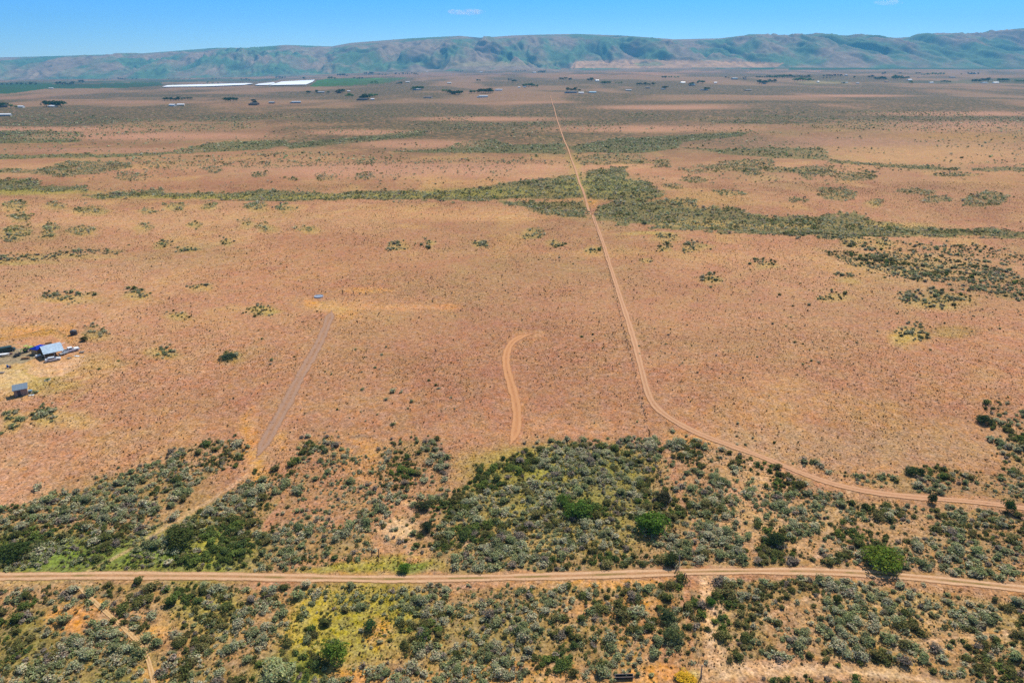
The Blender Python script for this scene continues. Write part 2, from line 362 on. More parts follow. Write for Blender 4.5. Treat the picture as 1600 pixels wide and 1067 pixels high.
# ------------------------------------------------------------ ground sheet
def paint(px, py, x, y):
    """natural colour of soil and dry grass"""
    wx, wy = warp(px, py, x, y)
    n1 = fbm(x / 45, y / 45, 61, 4)[..., None]; n2 = fbm(x / 14, y / 14, 71, 4)[..., None]; n3 = fbm(x / 220, y / 220, 77, 3)[..., None]
    rust = L8(194, 138, 98); straw = L8(204, 152, 106); ochre = L8(202, 148, 84)
    c = rust + (straw - rust) * sm(.38, .66, n1 * .6 + n2 * .4)
    lf = (sm(520, -50, px) * sm(330, 420, py))[..., None] * .6; c = c + (L8(216, 164, 120) - c) * lf
    c = c * np.array([.89, .86, .83]); tonal = fbm(x / 120, y / 120, 201, 4)[..., None]; c = c * (1 + .5 * (tonal - .5)); str_ = sm(.58, .74, fbm(x / 34, y / 34, 211, 5))[..., None]; c = c + (L8(212, 162, 96) - c) * str_ * .5
    oliv = sm(.56, .72, fbm(x / 60, y / 60, 177, 5))[..., None]; c = c + (L8(176, 144, 92) - c) * oliv * .4
    c = c + (L8(190, 134, 98) - c) * (sm(.45, .65, n3)) * .4
    def blob(cx, cy, rx, ry, col, s=1.0, e=1.0):
        nonlocal c
        a_ = .3 if (ry < 13 and cy < 700) else 1.0; q = ((wx * a_ + px * (1 - a_) - cx) / rx) ** 2 + ((wy * a_ + py * (1 - a_) - cy) / ry) ** 2
        c = c + (np.asarray(col) - c) * (s * np.exp(-q * q * e))[..., None]
    def poly(P, col, s=1.0, raw=False):
        nonlocal c
        k = inpoly(px if raw else wx, py if raw else wy, P)[..., None]; c = np.where(k, c + (np.asarray(col) - c) * s, c)
    YG = L8(174, 158, 62); OL = L8(142, 132, 66); GR = L8(118, 138, 52); OR = L8(222, 156, 84); PALE = L8(226, 180, 130); YE = L8(206, 176, 66)
    # brush country soil
    vm = vegmask(px, py, x, y)
    soil = L8(186, 142, 96) + (L8(158, 132, 78) - L8(186, 142, 96)) * sm(.4, .6, n2)
    c = c + (soil - c) * (np.clip(vm, 0, 1) * .75)[..., None]
    c = c + (L8(122, 118, 66) - c) * (sm(.6, .9, vm) * sm(400, 370, py) * .7)[..., None]
    for a in [(60,860,130,40,GR,.85),(200,870,140,30,GR,.75),(300,860,100,45,GR,.7),(220,770,140,40,OL,.4),(310,850,25,50,YG,.6),(860,760,140,60,OL,.75),(830,730,120,34,YG,.6),(870,820,150,50,YG,.35),(960,730,70,30,YG,.5),(950,760,70,60,OL,.6),(940,830,80,60,OL,.5),
              (560,960,120,60,YG,.85),(480,985,30,60,YE,.8),(520,1010,90,70,YG,.6),(620,945,40,35,YG,.8),(450,1050,60,40,GR,.7),(620,880,70,14,YG,.8),(540,888,90,8,YG,.9),(640,885,30,14,GR,.8),
              (300,930,60,30,GR,.4),(40,1000,70,60,OL,.7),(330,960,60,50,YG,.45),(180,1050,160,40,OL,.6),(760,1000,110,60,OL,.5),(800,1050,120,30,OR,.5),(100,965,38,20,OR,1),(140,945,22,12,OR,.9),(240,985,22,12,OR,.9),(240,1045,30,14,OR,.7),
              (960,908,80,6,OR,.8),(970,945,60,16,OR,.7),(1000,990,60,40,OR,.4),(1010,1050,50,16,OR,.9),(720,1060,60,20,OR,.6),(1072,1058,14,10,YE,.9),(1120,960,22,90,PALE,.6),(1170,1050,90,18,PALE,.8),(560,1060,60,20,OR,.6),(600,985,25,25,OR,.7),
              (1300,1050,140,12,PALE,.7),(1450,980,200,70,L8(200,160,100),.5),(1180,780,70,70,L8(214,160,112),.6),(1330,830,260,60,L8(196,160,104),.35),(1300,700,300,30,L8(190,150,110),.5),
              (610,828,34,16,PALE,1),(625,785,18,6,PALE,.9),(445,830,20,14,PALE,.6),(735,845,10,8,PALE,.9),(640,875,20,6,L8(220,150,100),.8),(400,745,14,20,OR,.8),(395,690,14,40,OR,.6),(440,690,10,20,OR,.5),
              (560,700,40,25,L8(206,146,92),.5),(480,740,60,40,L8(190,130,92),.5),(560,720,30,40,OR,.35),(1090,690,40,14,OR,.7),(860,670,120,14,L8(206,146,100),.5)]:
        blob(*a)
    # the open plain
    for a in [(1490,520,40,10,YG,.35),(1450,235,160,22,L8(214,160,104),.8),(1500,215,120,8,L8(206,150,78),.6),(1520,245,80,6,L8(206,150,100),.6),(1560,280,90,14,L8(200,150,90),.4),(1100,310,80,14,L8(205,158,92),.6),
              (692,480,26,5,L8(226,158,76),1),(640,482,60,4,L8(218,158,104),.9),(520,480,40,9,L8(212,160,100),.9),(845,522,14,5,L8(226,176,110),.8),(812,520,16,4,L8(214,160,92),.8),(836,530,18,5,L8(222,164,110),.7),(1410,528,24,8,L8(222,176,96),.6),(640,481,60,3,L8(216,154,100),.8),(560,478,60,6,L8(212,156,96),.7),(487,474,12,7,OR,.95),(572,453,40,5,OR,.8),(540,492,20,8,OR,.5),(610,470,100,8,L8(200,142,98),.6),
              (820,527,28,9,OR,.75),(845,520,10,4,OR,.5),(50,520,60,9,OR,.8),(110,530,14,14,OR,.6),(90,580,80,18,L8(218,164,104),.8),(20,600,50,30,L8(220,178,110),.8),(80,610,50,14,YG,.45),(60,585,60,8,L8(196,168,84),.5),
              (150,565,50,12,L8(208,166,100),.6),(100,660,70,14,L8(214,170,104),.6),(1410,528,26,12,L8(216,166,90),.7),(250,550,30,6,L8(214,168,100),.7),(80,648,40,5,L8(214,168,100),.7),(420,484,22,4,L8(206,170,90),.6),
              (0,412,110,5,L8(176,160,70),.7),(110,403,90,4,L8(190,166,84),.6),(0,300,160,5,L8(176,160,70),.8),(330,308,200,4,L8(180,160,70),.7),(640,306,180,4,L8(180,160,70),.7),(760,300,120,8,L8(170,155,74),.7),(940,290,70,16,L8(160,150,72),.7),
              (1010,365,60,3,L8(200,170,90),.7),(1090,350,70,5,L8(206,168,96),.8),(1220,352,60,4,L8(206,168,96),.7),(1400,352,80,4,L8(206,168,96),.7),(924,318,12,6,OR,.8),(895,260,10,24,L8(190,160,84),.6),(1450,420,120,20,L8(200,164,104),.5),
              (300,345,260,20,L8(214,164,112),.5),(700,335,180,12,L8(216,160,104),.6),(120,420,200,20,L8(206,152,110),.4),(500,420,200,40,L8(194,136,92),.4),(780,560,200,90,L8(184,128,92),.8),(1250,480,160,60,L8(190,138,98),.6)]:
        blob(*a)
    for e in [v[1] for v in VEG if v[1][0] == 'e' and v[1][2] > 315]: blob(e[1], e[2] + .4 * e[4], e[3] * 1.15, e[4] * 1.3, L8(196, 164, 90), .55)
    # gravel yard
    poly([(-60,548),(0,548),(18,543),(40,546),(55,552),(56,559),(38,567),(0,570),(-60,576)], L8(166,148,116), .9, True)
    poly([(60,562),(75,566),(100,566),(118,558),(134,560),(122,574),(95,588),(62,590),(40,582)], L8(226,174,126), .85, True)
    poly([(-60,580),(0,578),(28,576),(45,588),(38,602),(14,606),(-60,610)], L8(226,186,128), .8, True)
    poly([(20,536),(45,527),(80,524),(104,536),(98,545),(76,540),(40,538)], L8(206,142,98), .8, True)
    # bare soil strokes
    for Lp, wd, col, s in [(((665,684),(685,692),(692,715),(696,735),(692,752)), 5, L8(138,112,98), .7), (((540,690),(560,700),(548,715)), 5, L8(150,120,100), .5), (((550,682),(585,680)), 3, L8(150,125,105), .6),
                        (((420,680),(400,725)), 8, L8(216,160,96), .6), (((465,600),(430,672)), 11, L8(206,146,102), .5), (((36,526),(62,519),(88,519),(100,525),(107,537)), 1.3, L8(110,94,52), .9), (((0,532),(30,528),(62,523),(80,522)), 3.5, L8(196,140,60), .8), (((70,618),(100,605),(140,590)), 2.5, L8(220,176,104), .6), (((95,640),(140,610)), 2.5, L8(220,176,104), .4),
                        (((800,600),(813,650),(808,690)), 9, L8(200,132,88), .5)] + [(L, 3.2, PALE, .6) for L in CLEAR_W[1:]] + [(ROADS['lower'][0], 6, PALE, .8)] + [(((1098,902),(1102,940),(1106,990),(1110,1035)), 9, PALE, .85)]:
        q = dline(wx * .3 + px * .7, wy * .3 + py * .7, Lp) / wd; c = c + (col - c) * (s * np.exp(-q * q))[..., None]
    # far country, orchards and fields
    fy = sm(215, 150, py)[..., None]
    c = c + (L8(176, 134, 106) - c) * fy * .6
    DG = L8(30, 96, 48)
    for P, col, s in [([(-300,134),(0,131),(120,131),(250,129),(256,134),(190,138),(70,139),(20,146),(-300,160)], DG, .95), ([(0,128),(120,127),(330,124),(440,123),(430,126),(250,129),(0,131)], L8(60,106,66), .7),
                      ([(484,135),(495,126),(515,123),(600,122),(590,128),(570,133),(490,136)], L8(76,156,40), 1), ([(560,124),(640,121),(600,131),(560,131)], L8(104,150,56), .9),
                      ([(1080,106),(1200,104.8),(1620,105),(1900,105),(1900,108),(1400,109),(1250,109.5),(1080,107.5)], DG, 1), ([(840,119),(1000,113),(1300,110),(1330,113),(1000,118)], L8(206,146,112), .8),
                      ([(500,118),(800,114),(860,118),(560,122)], L8(180,130,106), .7), ([(1370,130),(1600,122),(1700,124),(1700,130),(1600,131)], L8(96,112,74), .6), ([(240,137),(500,135),(500,138),(250,141)], L8(180,134,100), .6),
                      ([(800,111),(1080,107.5),(1080,110),(800,114)], L8(150,130,110), .5), ([(1240,127),(1320,125),(1330,131),(1260,133)], L8(190,170,110), .6)]:
        poly(P, col, s, True)
    # low tan stretches and grey brush stretches
    for a in [(90,152,80,3),(40,154,60,2),(200,160,70,2),(380,163,80,2.4),(60,202,180,4),(230,213,260,7),(560,207,90,5),(760,186,130,4),(1040,168,150,5),(1150,176,120,3),(1330,165,200,3),(1500,178,160,5),(1520,192,140,7),(1000,200,170,9),(1300,150,160,3),(700,163,160,2),(650,225,110,8),(150,235,160,4),(620,265,260,12),(1300,222,200,8)]:
        blob(a[0], a[1], a[2], a[3], L8(198, 142, 108), .8)
    return np.clip(c, .01, 1)
def vegfar(px, py, x, y):
    v = sm(270, 205, py) * (.45 + .55 * sm(.40, .60, fbm(x / 260, y / 500, 91, 4))) * 0.9
    for a in [(100,185,200,10),(330,182,160,10),(560,185,150,12),(700,200,90,7),(980,188,120,6),(1200,190,160,5),(1400,178,200,5),(560,172,200,4),(1200,160,300,4),(300,150,250,4)]:
        v = np.maximum(v, .95 * np.exp(-(((px - a[0]) / a[2]) ** 2 + ((py - a[1]) / a[3]) ** 2) ** 2))
    for a in [(60,202,180,4),(230,213,200,6),(560,207,90,5),(760,186,130,4),(1040,168,120,4),(1500,178,160,4),(1520,198,140,9),(1000,202,170,6),(650,225,110,7),(840,160,60,2),(1330,150,100,2)]:
        v = v * (1 - .85 * np.exp(-(((px - a[0]) / a[2]) ** 2 + ((py - a[1]) / a[3]) ** 2) ** 2))
    return v * sm(99, 112, py)
def rowgrid():
    d = [-600, -300, -150, -60, -10, 30, 50]
    py = np.concatenate([np.arange(1180, 700, -1.7), np.arange(700, 260, -1.5), np.arange(260, 99.2, -.7)])
    d += [flat(800, q)[1] for q in py]; d = [q for q in d if q < 13500]; d += [14500]
    return np.array(d)
d = rowgrid(); NC = 900
tt = np.linspace(-1, 1, NC); tt = np.sign(tt) * np.abs(tt) ** 1.08
wd = np.where(d < 60, 150, 150 + (d - 60) * .98)
GX = tt[None, :] * wd[:, None]; GY = np.repeat(d[:, None], NC, 1)
gx, gy = GX.ravel(), GY.ravel(); gz = terrain(gx, gy)
gpx, gpy = proj(gx, gy, gz)
gcol = paint(gpx, gpy, gx, gy); gveg = vegfar(gpx, gpy, gx, gy)
i = np.arange((len(d) - 1) * NC).reshape(-1, NC)[:, :-1].ravel()
Q = np.stack([i, i + 1, i + NC + 1, i + NC], 1)
g = link('ground', npmesh('ground', np.stack([gx, gy, gz], 1), Q, ground_mat(), gcol, True, {'veg': gveg}))
tag(g, kind='structure')
# ------------------------------------------------------------ hills
MPX = np.array([-500,-200,0,50,220,340,390,450,520,550,640,720,750,800,850,900,970,1050,1120,1170,1225,1265,1300,1350,1395,1450,1525,1570,1600,1700,1900,2200.])
MPY = np.array([97,93,90,89,84,75,75,70.5,73,67.5,60.5,56.5,59.5,56,54.5,53.5,56,62,60.5,54.5,56.5,53,55.5,56,59.5,55,53.5,46,43.5,38,34,36.])
nu, nv = 1300, 190
u = np.linspace(-480, 2150, nu); v = np.linspace(0, 1.35, nv)
UU, VV = np.meshgrid(u, v)
dist = BASE_D - 500 + VV * 3300 + 250 * (fbm(UU / 160, VV * 1.5, 5, 3) - .5)
slx = (UU - 800) / F / (cP)
crest_d = BASE_D - 500 + 3300
cz = np.interp(u, MPX, [far_z(a, b, crest_d) for a, b in zip(MPX, MPY)])
bz = np.interp(u, BPX, BZ) - 25
X = (UU - 800) / F * dist * cP
prof = np.where(VV < 1, sm(0, 1.0, VV) * .45 + .55 * VV ** 1.15, 1 - (VV - 1) * .9)
Z = bz[None] + (cz - bz)[None] * prof
xx = X / 900; yy = dist / 1000
bend = (fbm(xx * 1.1, yy * .8, 14, 3) - .5) * 1.6
rid = 1 - np.abs(fbm(xx * 1.25 + bend, yy * .33 + bend * .3, 40, 2) * 2 - 1) * 2.6
rid2 = 1 - np.abs(fbm(xx * 3.4 + bend * 2.2 + yy * .6, yy * .9, 44, 3) * 2 - 1) * 2.4
env = np.sin(np.clip(VV, 0, 1) ** .8 * math.pi) ** 1.3 * (1 - sm(.72, .98, VV))
amp = np.interp(u, [-480, 0, 600, 2150], [60, 80, 125, 150])[None]
Z = Z + env * amp * (np.clip(rid, -1, 1) * .85 + np.clip(rid2, -1, 1) * .42)
rid3 = 1 - np.abs(fbm(xx * 9 + bend * 5, yy * 2.2 + bend, 48, 3) * 2 - 1) * 2.2
Z = Z + env * 38 * np.clip(rid3, -1, 1)
Z = Z + (fbm(xx * 9, yy * 9, 60, 4) - .5) * 16 * np.clip(VV * 3, 0, 1) * (1 - sm(.8, 1, VV))
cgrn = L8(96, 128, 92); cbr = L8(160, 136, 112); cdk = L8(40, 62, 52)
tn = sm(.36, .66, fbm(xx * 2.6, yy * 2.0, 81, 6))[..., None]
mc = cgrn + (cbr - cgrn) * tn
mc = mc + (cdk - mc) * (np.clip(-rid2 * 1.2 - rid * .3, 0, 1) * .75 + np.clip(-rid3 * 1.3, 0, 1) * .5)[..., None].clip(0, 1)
# the pale ploughed slope at the foot
mpx, mpy = proj(X, dist, Z)
for P, col, s in [([(892,107),(898,96),(1000,93),(1120,95),(1225,99),(1215,105),(1000,107)], L8(214,164,118), .9), ([(990,99),(1030,97),(1040,102),(1000,104)], L8(130,150,90), .6), ([(-300,118),(30,117),(110,108),(150,105),(120,120),(-300,126)], L8(176,150,120), .5),
                  ([(630,100),(700,97),(880,95),(850,102),(700,105)], L8(170,160,100), .35)]:
    k = inpoly(mpx + 4 * (fbm(mpx / 20, mpy / 3, 5) - .5), mpy, P)[..., None]; mc = np.where(k, mc + (col - mc) * s, mc)
i = np.arange((nv - 1) * nu).reshape(-1, nu)[:, :-1].ravel()
mm, t, b = mat('hill_grass'); a = N(t, 'ShaderNodeAttribute', attribute_name='tint'); gp = N(t, 'ShaderNodeNewGeometry').outputs['Position']
vv = mrange(t, noise(t, gp, .010, 9, .8), .36, .64, .6, 1.36)
h = N(t, 'ShaderNodeHueSaturation'); t.links.new(a.outputs['Color'], h.inputs['Color']); t.links.new(vv, h.inputs['Value']); t.links.new(h.outputs[0], b.inputs['Base Color'])
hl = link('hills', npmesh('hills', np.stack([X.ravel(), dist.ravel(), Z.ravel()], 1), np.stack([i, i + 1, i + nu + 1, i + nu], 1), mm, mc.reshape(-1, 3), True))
tag(hl, kind='structure')
# ------------------------------------------------------------ tracks
def ribbon(name, pts, width, m, lift=.05, step=1.6):
    P = np.array([unp(*p)[:2] for p in pts]); 
    seg = np.r_[0, np.cumsum(np.hypot(*np.diff(P, axis=0).T))]
    dd = [0]
    while dd[-1] < seg[-1]:
        y_ = np.interp(dd[-1], seg, P[:, 1]); dd.append(dd[-1] + step * max(1, y_ / 300))
    dd = np.array(dd[:-1] + [seg[-1]])
    cx = np.interp(dd, seg, P[:, 0]); cyy = np.interp(dd, seg, P[:, 1])
    for _ in range(int(14)):      # relax the corners
        cx[1:-1] = cx[1:-1] * .5 + (cx[:-2] + cx[2:]) * .25; cyy[1:-1] = cyy[1:-1] * .5 + (cyy[:-2] + cyy[2:]) * .25
    tx, ty = np.gradient(cx), np.gradient(cyy); l = np.hypot(tx, ty); nx, ny = -ty / l, tx / l
    K = 9; s = np.linspace(-1, 1, K)
    wj = width * .52 * (1 + .25 * (vn(dd / 3.5, dd * 0 + 3, 9) - .5)) * np.interp(cyy, [90, 300, 700, 2000], [1, 1, .7, .75]) * (1 + .22 * (fbm(dd / 11, dd * 0, 7) - .5) * 2)
    Xr = cx[:, None] + nx[:, None] * s * wj[:, None]; Yr = cyy[:, None] + ny[:, None] * s * wj[:, None]
    Zr = terrain(Xr, Yr) + lift + .0005 * np.maximum(Yr - 60, 0)
    i = np.arange((len(dd) - 1) * K).reshape(-1, K)[:, :-1].ravel()
    me = npmesh(name, np.stack([Xr.ravel(), Yr.ravel(), Zr.ravel()], 1), np.stack([i, i + K, i + K + 1, i + 1], 1), m, None, True, {'side': np.clip(np.abs(s)[None] + np.maximum(1 - dd / 9, 0)[:, None] + np.maximum(1 - (dd[-1] - dd) / 9, 0)[:, None], 0, 1).ravel()})
    return tag(link(name, me), kind='structure')
RM = road_mat('dirt_road', L8(206,156,112), L8(186,136,92), L8(232,188,146), .8)
RT = road_mat('dirt_track', L8(208,156,116), L8(196,142,102), L8(222,172,130))
RG = road_mat('grey_gravel', L8(172,132,106), L8(194,144,104), L8(182,146,122), MED=.55, RAG=4.2)
RO = road_mat('orange_soil', L8(212,150,100), L8(200,138,92), L8(222,162,112))
RP = road_mat('pale_dust', L8(216,172,116), L8(200,152,100), L8(230,190,136))
ribbon('road', ROADS['main'][0], 2.8, RM); ribbon('dirt_track', ROADS['track'][0], 2.6, RT, .07); ribbon('gravel_road', ROADS['gravel'][0], 4.2, RG, .04)
ribbon('dirt_track', ROADS['curved'][0], 3.4, RO, .04);  ribbon('path', ROADS['path'][0], 1.0, RP, .06)
ribbon('path', [(124,902),(138,915),(152,928)], 1.0, RP, .06)
# ------------------------------------------------------------ brush
rng = np.random.default_rng(7)
def leafcloud(nl, size, lumps, sp=.8, seed=0, core=True, squash=.8, wood=(.35,.3,.28), jag=.6):
    """unit bush: radius about .5, height about 1*squash; returns verts, quads, brightness per vertex"""
    r = np.random.default_rng(seed)
    n = lumps; a = r.uniform(0, 2 * math.pi, n); rad = r.uniform(.08, .34, n); 
    C = np.stack([rad * np.cos(a), rad * np.sin(a), r.uniform(.3, .72, n) * squash * (1 - rad * .9)], 1); C[0, :2] *= .2
    LR = r.uniform(.16, .3, n)
    k = r.integers(0, n, nl); D = r.normal(size=(nl, 3)); D[:, 2] = np.abs(D[:, 2]) * .9 - .25; D /= np.linalg.norm(D, axis=1)[:, None]
    P = C[k] + D * (LR[k] * r.uniform(.72, 1.1, nl))[:, None] * np.array([1, 1, .95]); P[:, 2] = np.maximum(P[:, 2], .02)
    Nn = D + r.normal(size=(nl, 3)) * jag; Nn[:, 2] += .25; Nn /= np.linalg.norm(Nn, axis=1)[:, None]
    U = np.cross(Nn, r.normal(size=(nl, 3))); U /= np.linalg.norm(U, axis=1)[:, None]; W = np.cross(Nn, U)
    s = size * r.uniform(.6, 1.4, nl)[:, None]
    V = np.stack([P - U * s, P - W * s * .55, P + U * s, P + W * s * .55], 1).reshape(-1, 3)
    Qd = np.arange(nl * 4).reshape(-1, 4)
    T = np.repeat((r.uniform(.55, 1.5, nl))[:, None] * (1 + r.normal(0, .10, (nl, 3)) * np.array([1, .3, .9])), 4, 0)
    if core:
        m = 7; ring = []
        for zz, rr in ((.0, .16), (.28, .30), (.55, .22)):
            for j in range(m):
                q = 2 * math.pi * j / m; ring.append((rr * math.cos(q), rr * math.sin(q), zz * squash))
        b0 = len(V); V = np.vstack([V, ring]); f = []
        for l_ in range(2):
            for j in range(m): f.append([b0 + l_ * m + j, b0 + l_ * m + (j + 1) % m, b0 + (l_ + 1) * m + (j + 1) % m, b0 + (l_ + 1) * m + j])
        f.append([b0 + 2 * m, b0 + 2 * m + 2, b0 + 2 * m + 4, b0 + 2 * m + 5]); 
        Qd = np.vstack([Qd, f]); T = np.vstack([T, np.ones((3 * m, 1)) * np.array(wood)])
    return V, Qd, T
HI = [leafcloud(420, .055, 9, seed=100 + i, squash=.8) for i in range(8)]
MIDT = [leafcloud(110, .10, 7, seed=200 + i, squash=.8) for i in range(8)]
LOW = [leafcloud(16, .24, 4, seed=300 + i, squash=.85, core=False, jag=.35) for i in range(6)]
TINY = [leafcloud(6, .40, 2, seed=350 + i, squash=.9, core=False, jag=.25) for i in range(5)]
SAGE = [L8(184,182,140,1.0), L8(166,168,118,1.0), L8(198,190,152,1.0), L8(152,158,106,1.0)]; OLIVE = [L8(132,128,72,1.05), L8(118,122,66,1.05), L8(142,134,82,1.05)]; GREEN = [L8(114,128,62,1.0), L8(104,120,66,1.0), L8(124,138,66,1.0)]
def scatter(templates, P, Rr, Hh, col, rot):
    """one big mesh out of many bushes"""
    k = np.arange(len(P)) % len(templates); VV_, QQ, TT = [], [], []; off = 0
    for j, (V, Qd, T) in enumerate(templates):
        m = k == j; n = m.sum()
        if not n: continue
        c, s = np.cos(rot[m]), np.sin(rot[m]); r2 = Rr[m][:, None] * 2
        X_ = (V[None, :, 0] * c[:, None] - V[None, :, 1] * s[:, None]) * r2 + P[m][:, None, 0]
        Y_ = (V[None, :, 0] * s[:, None] + V[None, :, 1] * c[:, None]) * r2 + P[m][:, None, 1]
        Z_ = V[None, :, 2] * Hh[m][:, None] * 1.15 + P[m][:, None, 2] - .03
        VV_.append(np.stack([X_, Y_, Z_], 2).reshape(-1, 3)); QQ.append((Qd[None] + (np.arange(n) * len(V))[:, None, None] + off).reshape(-1, Qd.shape[1])); off += n * len(V)
        TT.append((T[None] * col[m][:, None, :]).reshape(-1, 3))
    return np.vstack(VV_), np.vstack(QQ), np.vstack(TT)
def candidates(y0, y1, cell, aspect=1.0):
    out = []
    ys = np.arange(y0, y1, cell)
    xm = 150 + y1 * .95
    xs = np.arange(-xm, xm, cell)
    X_, Y_ = np.meshgrid(xs, ys); X_ = X_ + rng.uniform(-.5, .5, X_.shape) * cell; Y_ = Y_ + rng.uniform(-.5, .5, X_.shape) * cell
    X_, Y_ = X_.ravel(), Y_.ravel(); m = np.abs(X_) < Y_ * .86 + 25
    X_, Y_ = X_[m], Y_[m]; Z_ = terrain(X_, Y_); px, py = proj(X_, Y_, Z_)
    return X_, Y_, Z_, px, py
GREENZ = [E(-60,420,790,900),E(400,560,1010,1090),E(660,860,900,1090),E(250,330,910,950),E(690,1060,690,890)]
def pick(y0, y1, cell, acc=1.0):
    X_, Y_, Z_, px, py = candidates(y0, y1, cell)
    kk = np.clip((py - 96) / 300, .05, 2); jx = px + rng.normal(0, 1, len(px)) * np.where(py < 620, 3.0, 6.5) * np.minimum(kk, 1); jy = py + rng.normal(0, 1, len(px)) * np.where(py < 620, .6, 1) * np.minimum(2.6 * kk ** 1.5, 5)
    v = vegmask(jx, jy, X_, Y_) * (1 - roadmask(px, py)); lone = .016 * (py < 700) * (py > 240) * sm(.5, .62, fbm(X_ / 40, Y_ / 40, 150, 3)); v = np.maximum(v, lone * (py > 240))
    cl = sm(.30, .56, fbm(X_ / 5.5, Y_ / 5.5, 88, 3))
    cl = np.where((px > 1085) & (py > 600), cl ** 1.5, cl); p = np.clip(v * (.26 + .84 * cl) * acc, 0, 1)
    m = rng.random(len(X_)) < p
    X_, Y_, Z_, px, py, v = X_[m], Y_[m], Z_[m], px[m], py[m], v[m]; n = len(X_)
    big = fbm(X_ / 14, Y_ / 14, 99, 3) - .45 * (v < .03); kind = fbm(X_ / 10, Y_ / 10, 111, 4) + rng.normal(0, .06, n)
    r = np.clip(rng.lognormal(-.52, .42, n) * (.7 + .75 * big), .22, 1.6)
    col = np.array(SAGE)[rng.integers(0, 4, n)]
    gz_ = np.zeros(n, bool)
    for e in GREENZ: gz_ |= shapein(e, px, py)
    rz_ = (px > 1060) & (py > 620); ol = kind > np.where(gz_, .50, np.where(rz_, .50, .60)); col = np.where(ol[:, None], np.array(OLIVE)[rng.integers(0, 3, n)], col)
    gr = kind > np.where(gz_, .62, np.where(rz_, .70, .76)); col = np.where(gr[:, None], np.array(GREEN)[rng.integers(0, 3, n)], col)
    pu = rng.random(n) < .07; col = np.where(pu[:, None], L8(172, 156, 134, 1.1), col)
    col = col * rng.uniform(.75, 1.15, n)[:, None]
    kindn = np.where(gr, 2, np.where(ol, 1, 0)); 
    return np.stack([X_, Y_, Z_], 1), r, r * rng.uniform(.95, 1.5, n), col, px, py, kindn
A = pick(72, 230, 1.02)                       # near
B = pick(230, 420, 1.35, 1.0)
Cc = pick(420, 760, 1.9, 1.0)
D = pick(760, 1500, 3.4, .9)
print('brush', len(A[0]), len(B[0]), len(Cc[0]), len(D[0]))
# the 300 largest in the photo stand as objects of their own
vis = (A[4] > -5) & (A[4] < 1605) & (A[5] < 1085)
score = np.where(vis, A[1] * 2 * A[2] / np.hypot(np.hypot(A[0][:, 0], A[0][:, 1]), H) ** 2, 0)
sage_i = [i for i in np.argsort(-score) if A[6][i] == 0][:300]
oliv_i = [i for i in np.argsort(-score) if A[6][i] == 1][:290]
gren_i = [i for i in np.argsort(-score) if A[6][i] == 2][:120]
himesh = [npmesh('sagebrush', V * np.array([2, 2, 1.15]), Qd, M_LEAF, T) for V, Qd, T in HI]
FEAT = [('the round lime-green bush', 525, 1010), ('the small dark upright bush', 580, 972), ('the pale-flowering bush', 430, 1045), ('the dark feed trough', 975, 1056), ('the yellow weed clump', 1072, 1056), ('the leaning wooden posts', 1066, 900),
        ('the broad bright bush', 1020, 810), ('the spreading green bush', 900, 790), ('the bright bush above the road', 1378, 865), ('the orange clearing', 100, 965), ('the forked footpath', 190, 985), ('the pale gravel scar', 610, 828),
        ('the old brace posts', 588, 870), ('the slope track', 290, 806), ('the upper left road verge', 20, 850), ('the far right verge', 1580, 860), ('the lower right edge', 1560, 1000), ('the right-hand track bend', 1350, 790), ('the bare lower right clearing', 1200, 1045), ('the lower left corner', 30, 1050), ('the winding right-hand footpath', 1230, 960), ('the bottom edge near the middle', 750, 1040), ('the road south of the draw', 800, 925), ('the curved dark soil streak', 690, 720)]
def spot(px, py):
    k = min(range(len(FEAT)), key=lambda q: (FEAT[q][1] - px) ** 2 + (1.5 * (FEAT[q][2] - py)) ** 2); f = FEAT[k]
    dx, dy = px - f[1], py - f[2]
    rel = ('right of ' if dx > 0 else 'left of ') if abs(dx) > abs(dy) * 1.2 else ('below ' if dy > 0 else 'above ')
    return rel + f[0], math.hypot(dx, dy)
LAB = {}
for idx, nm, kind_, grp, cat in ((sage_i, 'sagebrush', 'silver-grey sagebrush', 'silver sagebrush in the foreground brush', 'sagebrush'), (oliv_i, 'shrub', 'olive-brown shrub', 'olive shrubs in the foreground brush', 'shrub'), (gren_i, 'green_shrub', 'fresh green shrub', 'green shrubs in the foreground brush', 'shrub')):
    for n_, i in enumerate(idx):
        o = link(nm, himesh[int(rng.integers(0, 8))], None, A[0][i] - np.array([0, 0, .03])); r_ = A[1][i]
        o.scale = (r_, r_ * rng.uniform(.85, 1.15), A[2][i]); o.rotation_euler = (0, 0, rng.uniform(0, 6.28)); o.color = (*A[3][i], 1)
        sz = 'wide' if r_ > 1.1 else ('middling' if r_ > .8 else 'small'); br = 'darker' if A[3][i].mean() < np.mean([A[3][q].mean() for q in idx[:50]]) * .97 else 'paler'
        where, dist_ = spot(A[4][i], A[5][i]); tag(o, 'x', cat, grp); LAB.setdefault(f'{sz} {br} {kind_} {where}', []).append((dist_, o))
ORD = ['nearest it', 'second nearest', 'third nearest', 'fourth nearest', 'fifth nearest', 'sixth nearest', 'seventh nearest', 'eighth nearest', 'ninth nearest', 'tenth nearest', 'eleventh nearest', 'twelfth nearest']
for k_, L_ in LAB.items():
    L_.sort(key=lambda q: q[0])
    for j_, (_, o) in enumerate(L_): o['label'] = k_ if len(L_) == 1 else k_ + ' (' * 0 + ', ' + (ORD[j_] if j_ < 12 else 'farther')
rest = np.ones(len(A[0]), bool); rest[list(sage_i) + list(oliv_i) + list(gren_i)] = False
parts = []
near = (A[0][:, 1] < 200) & rest
sets = []
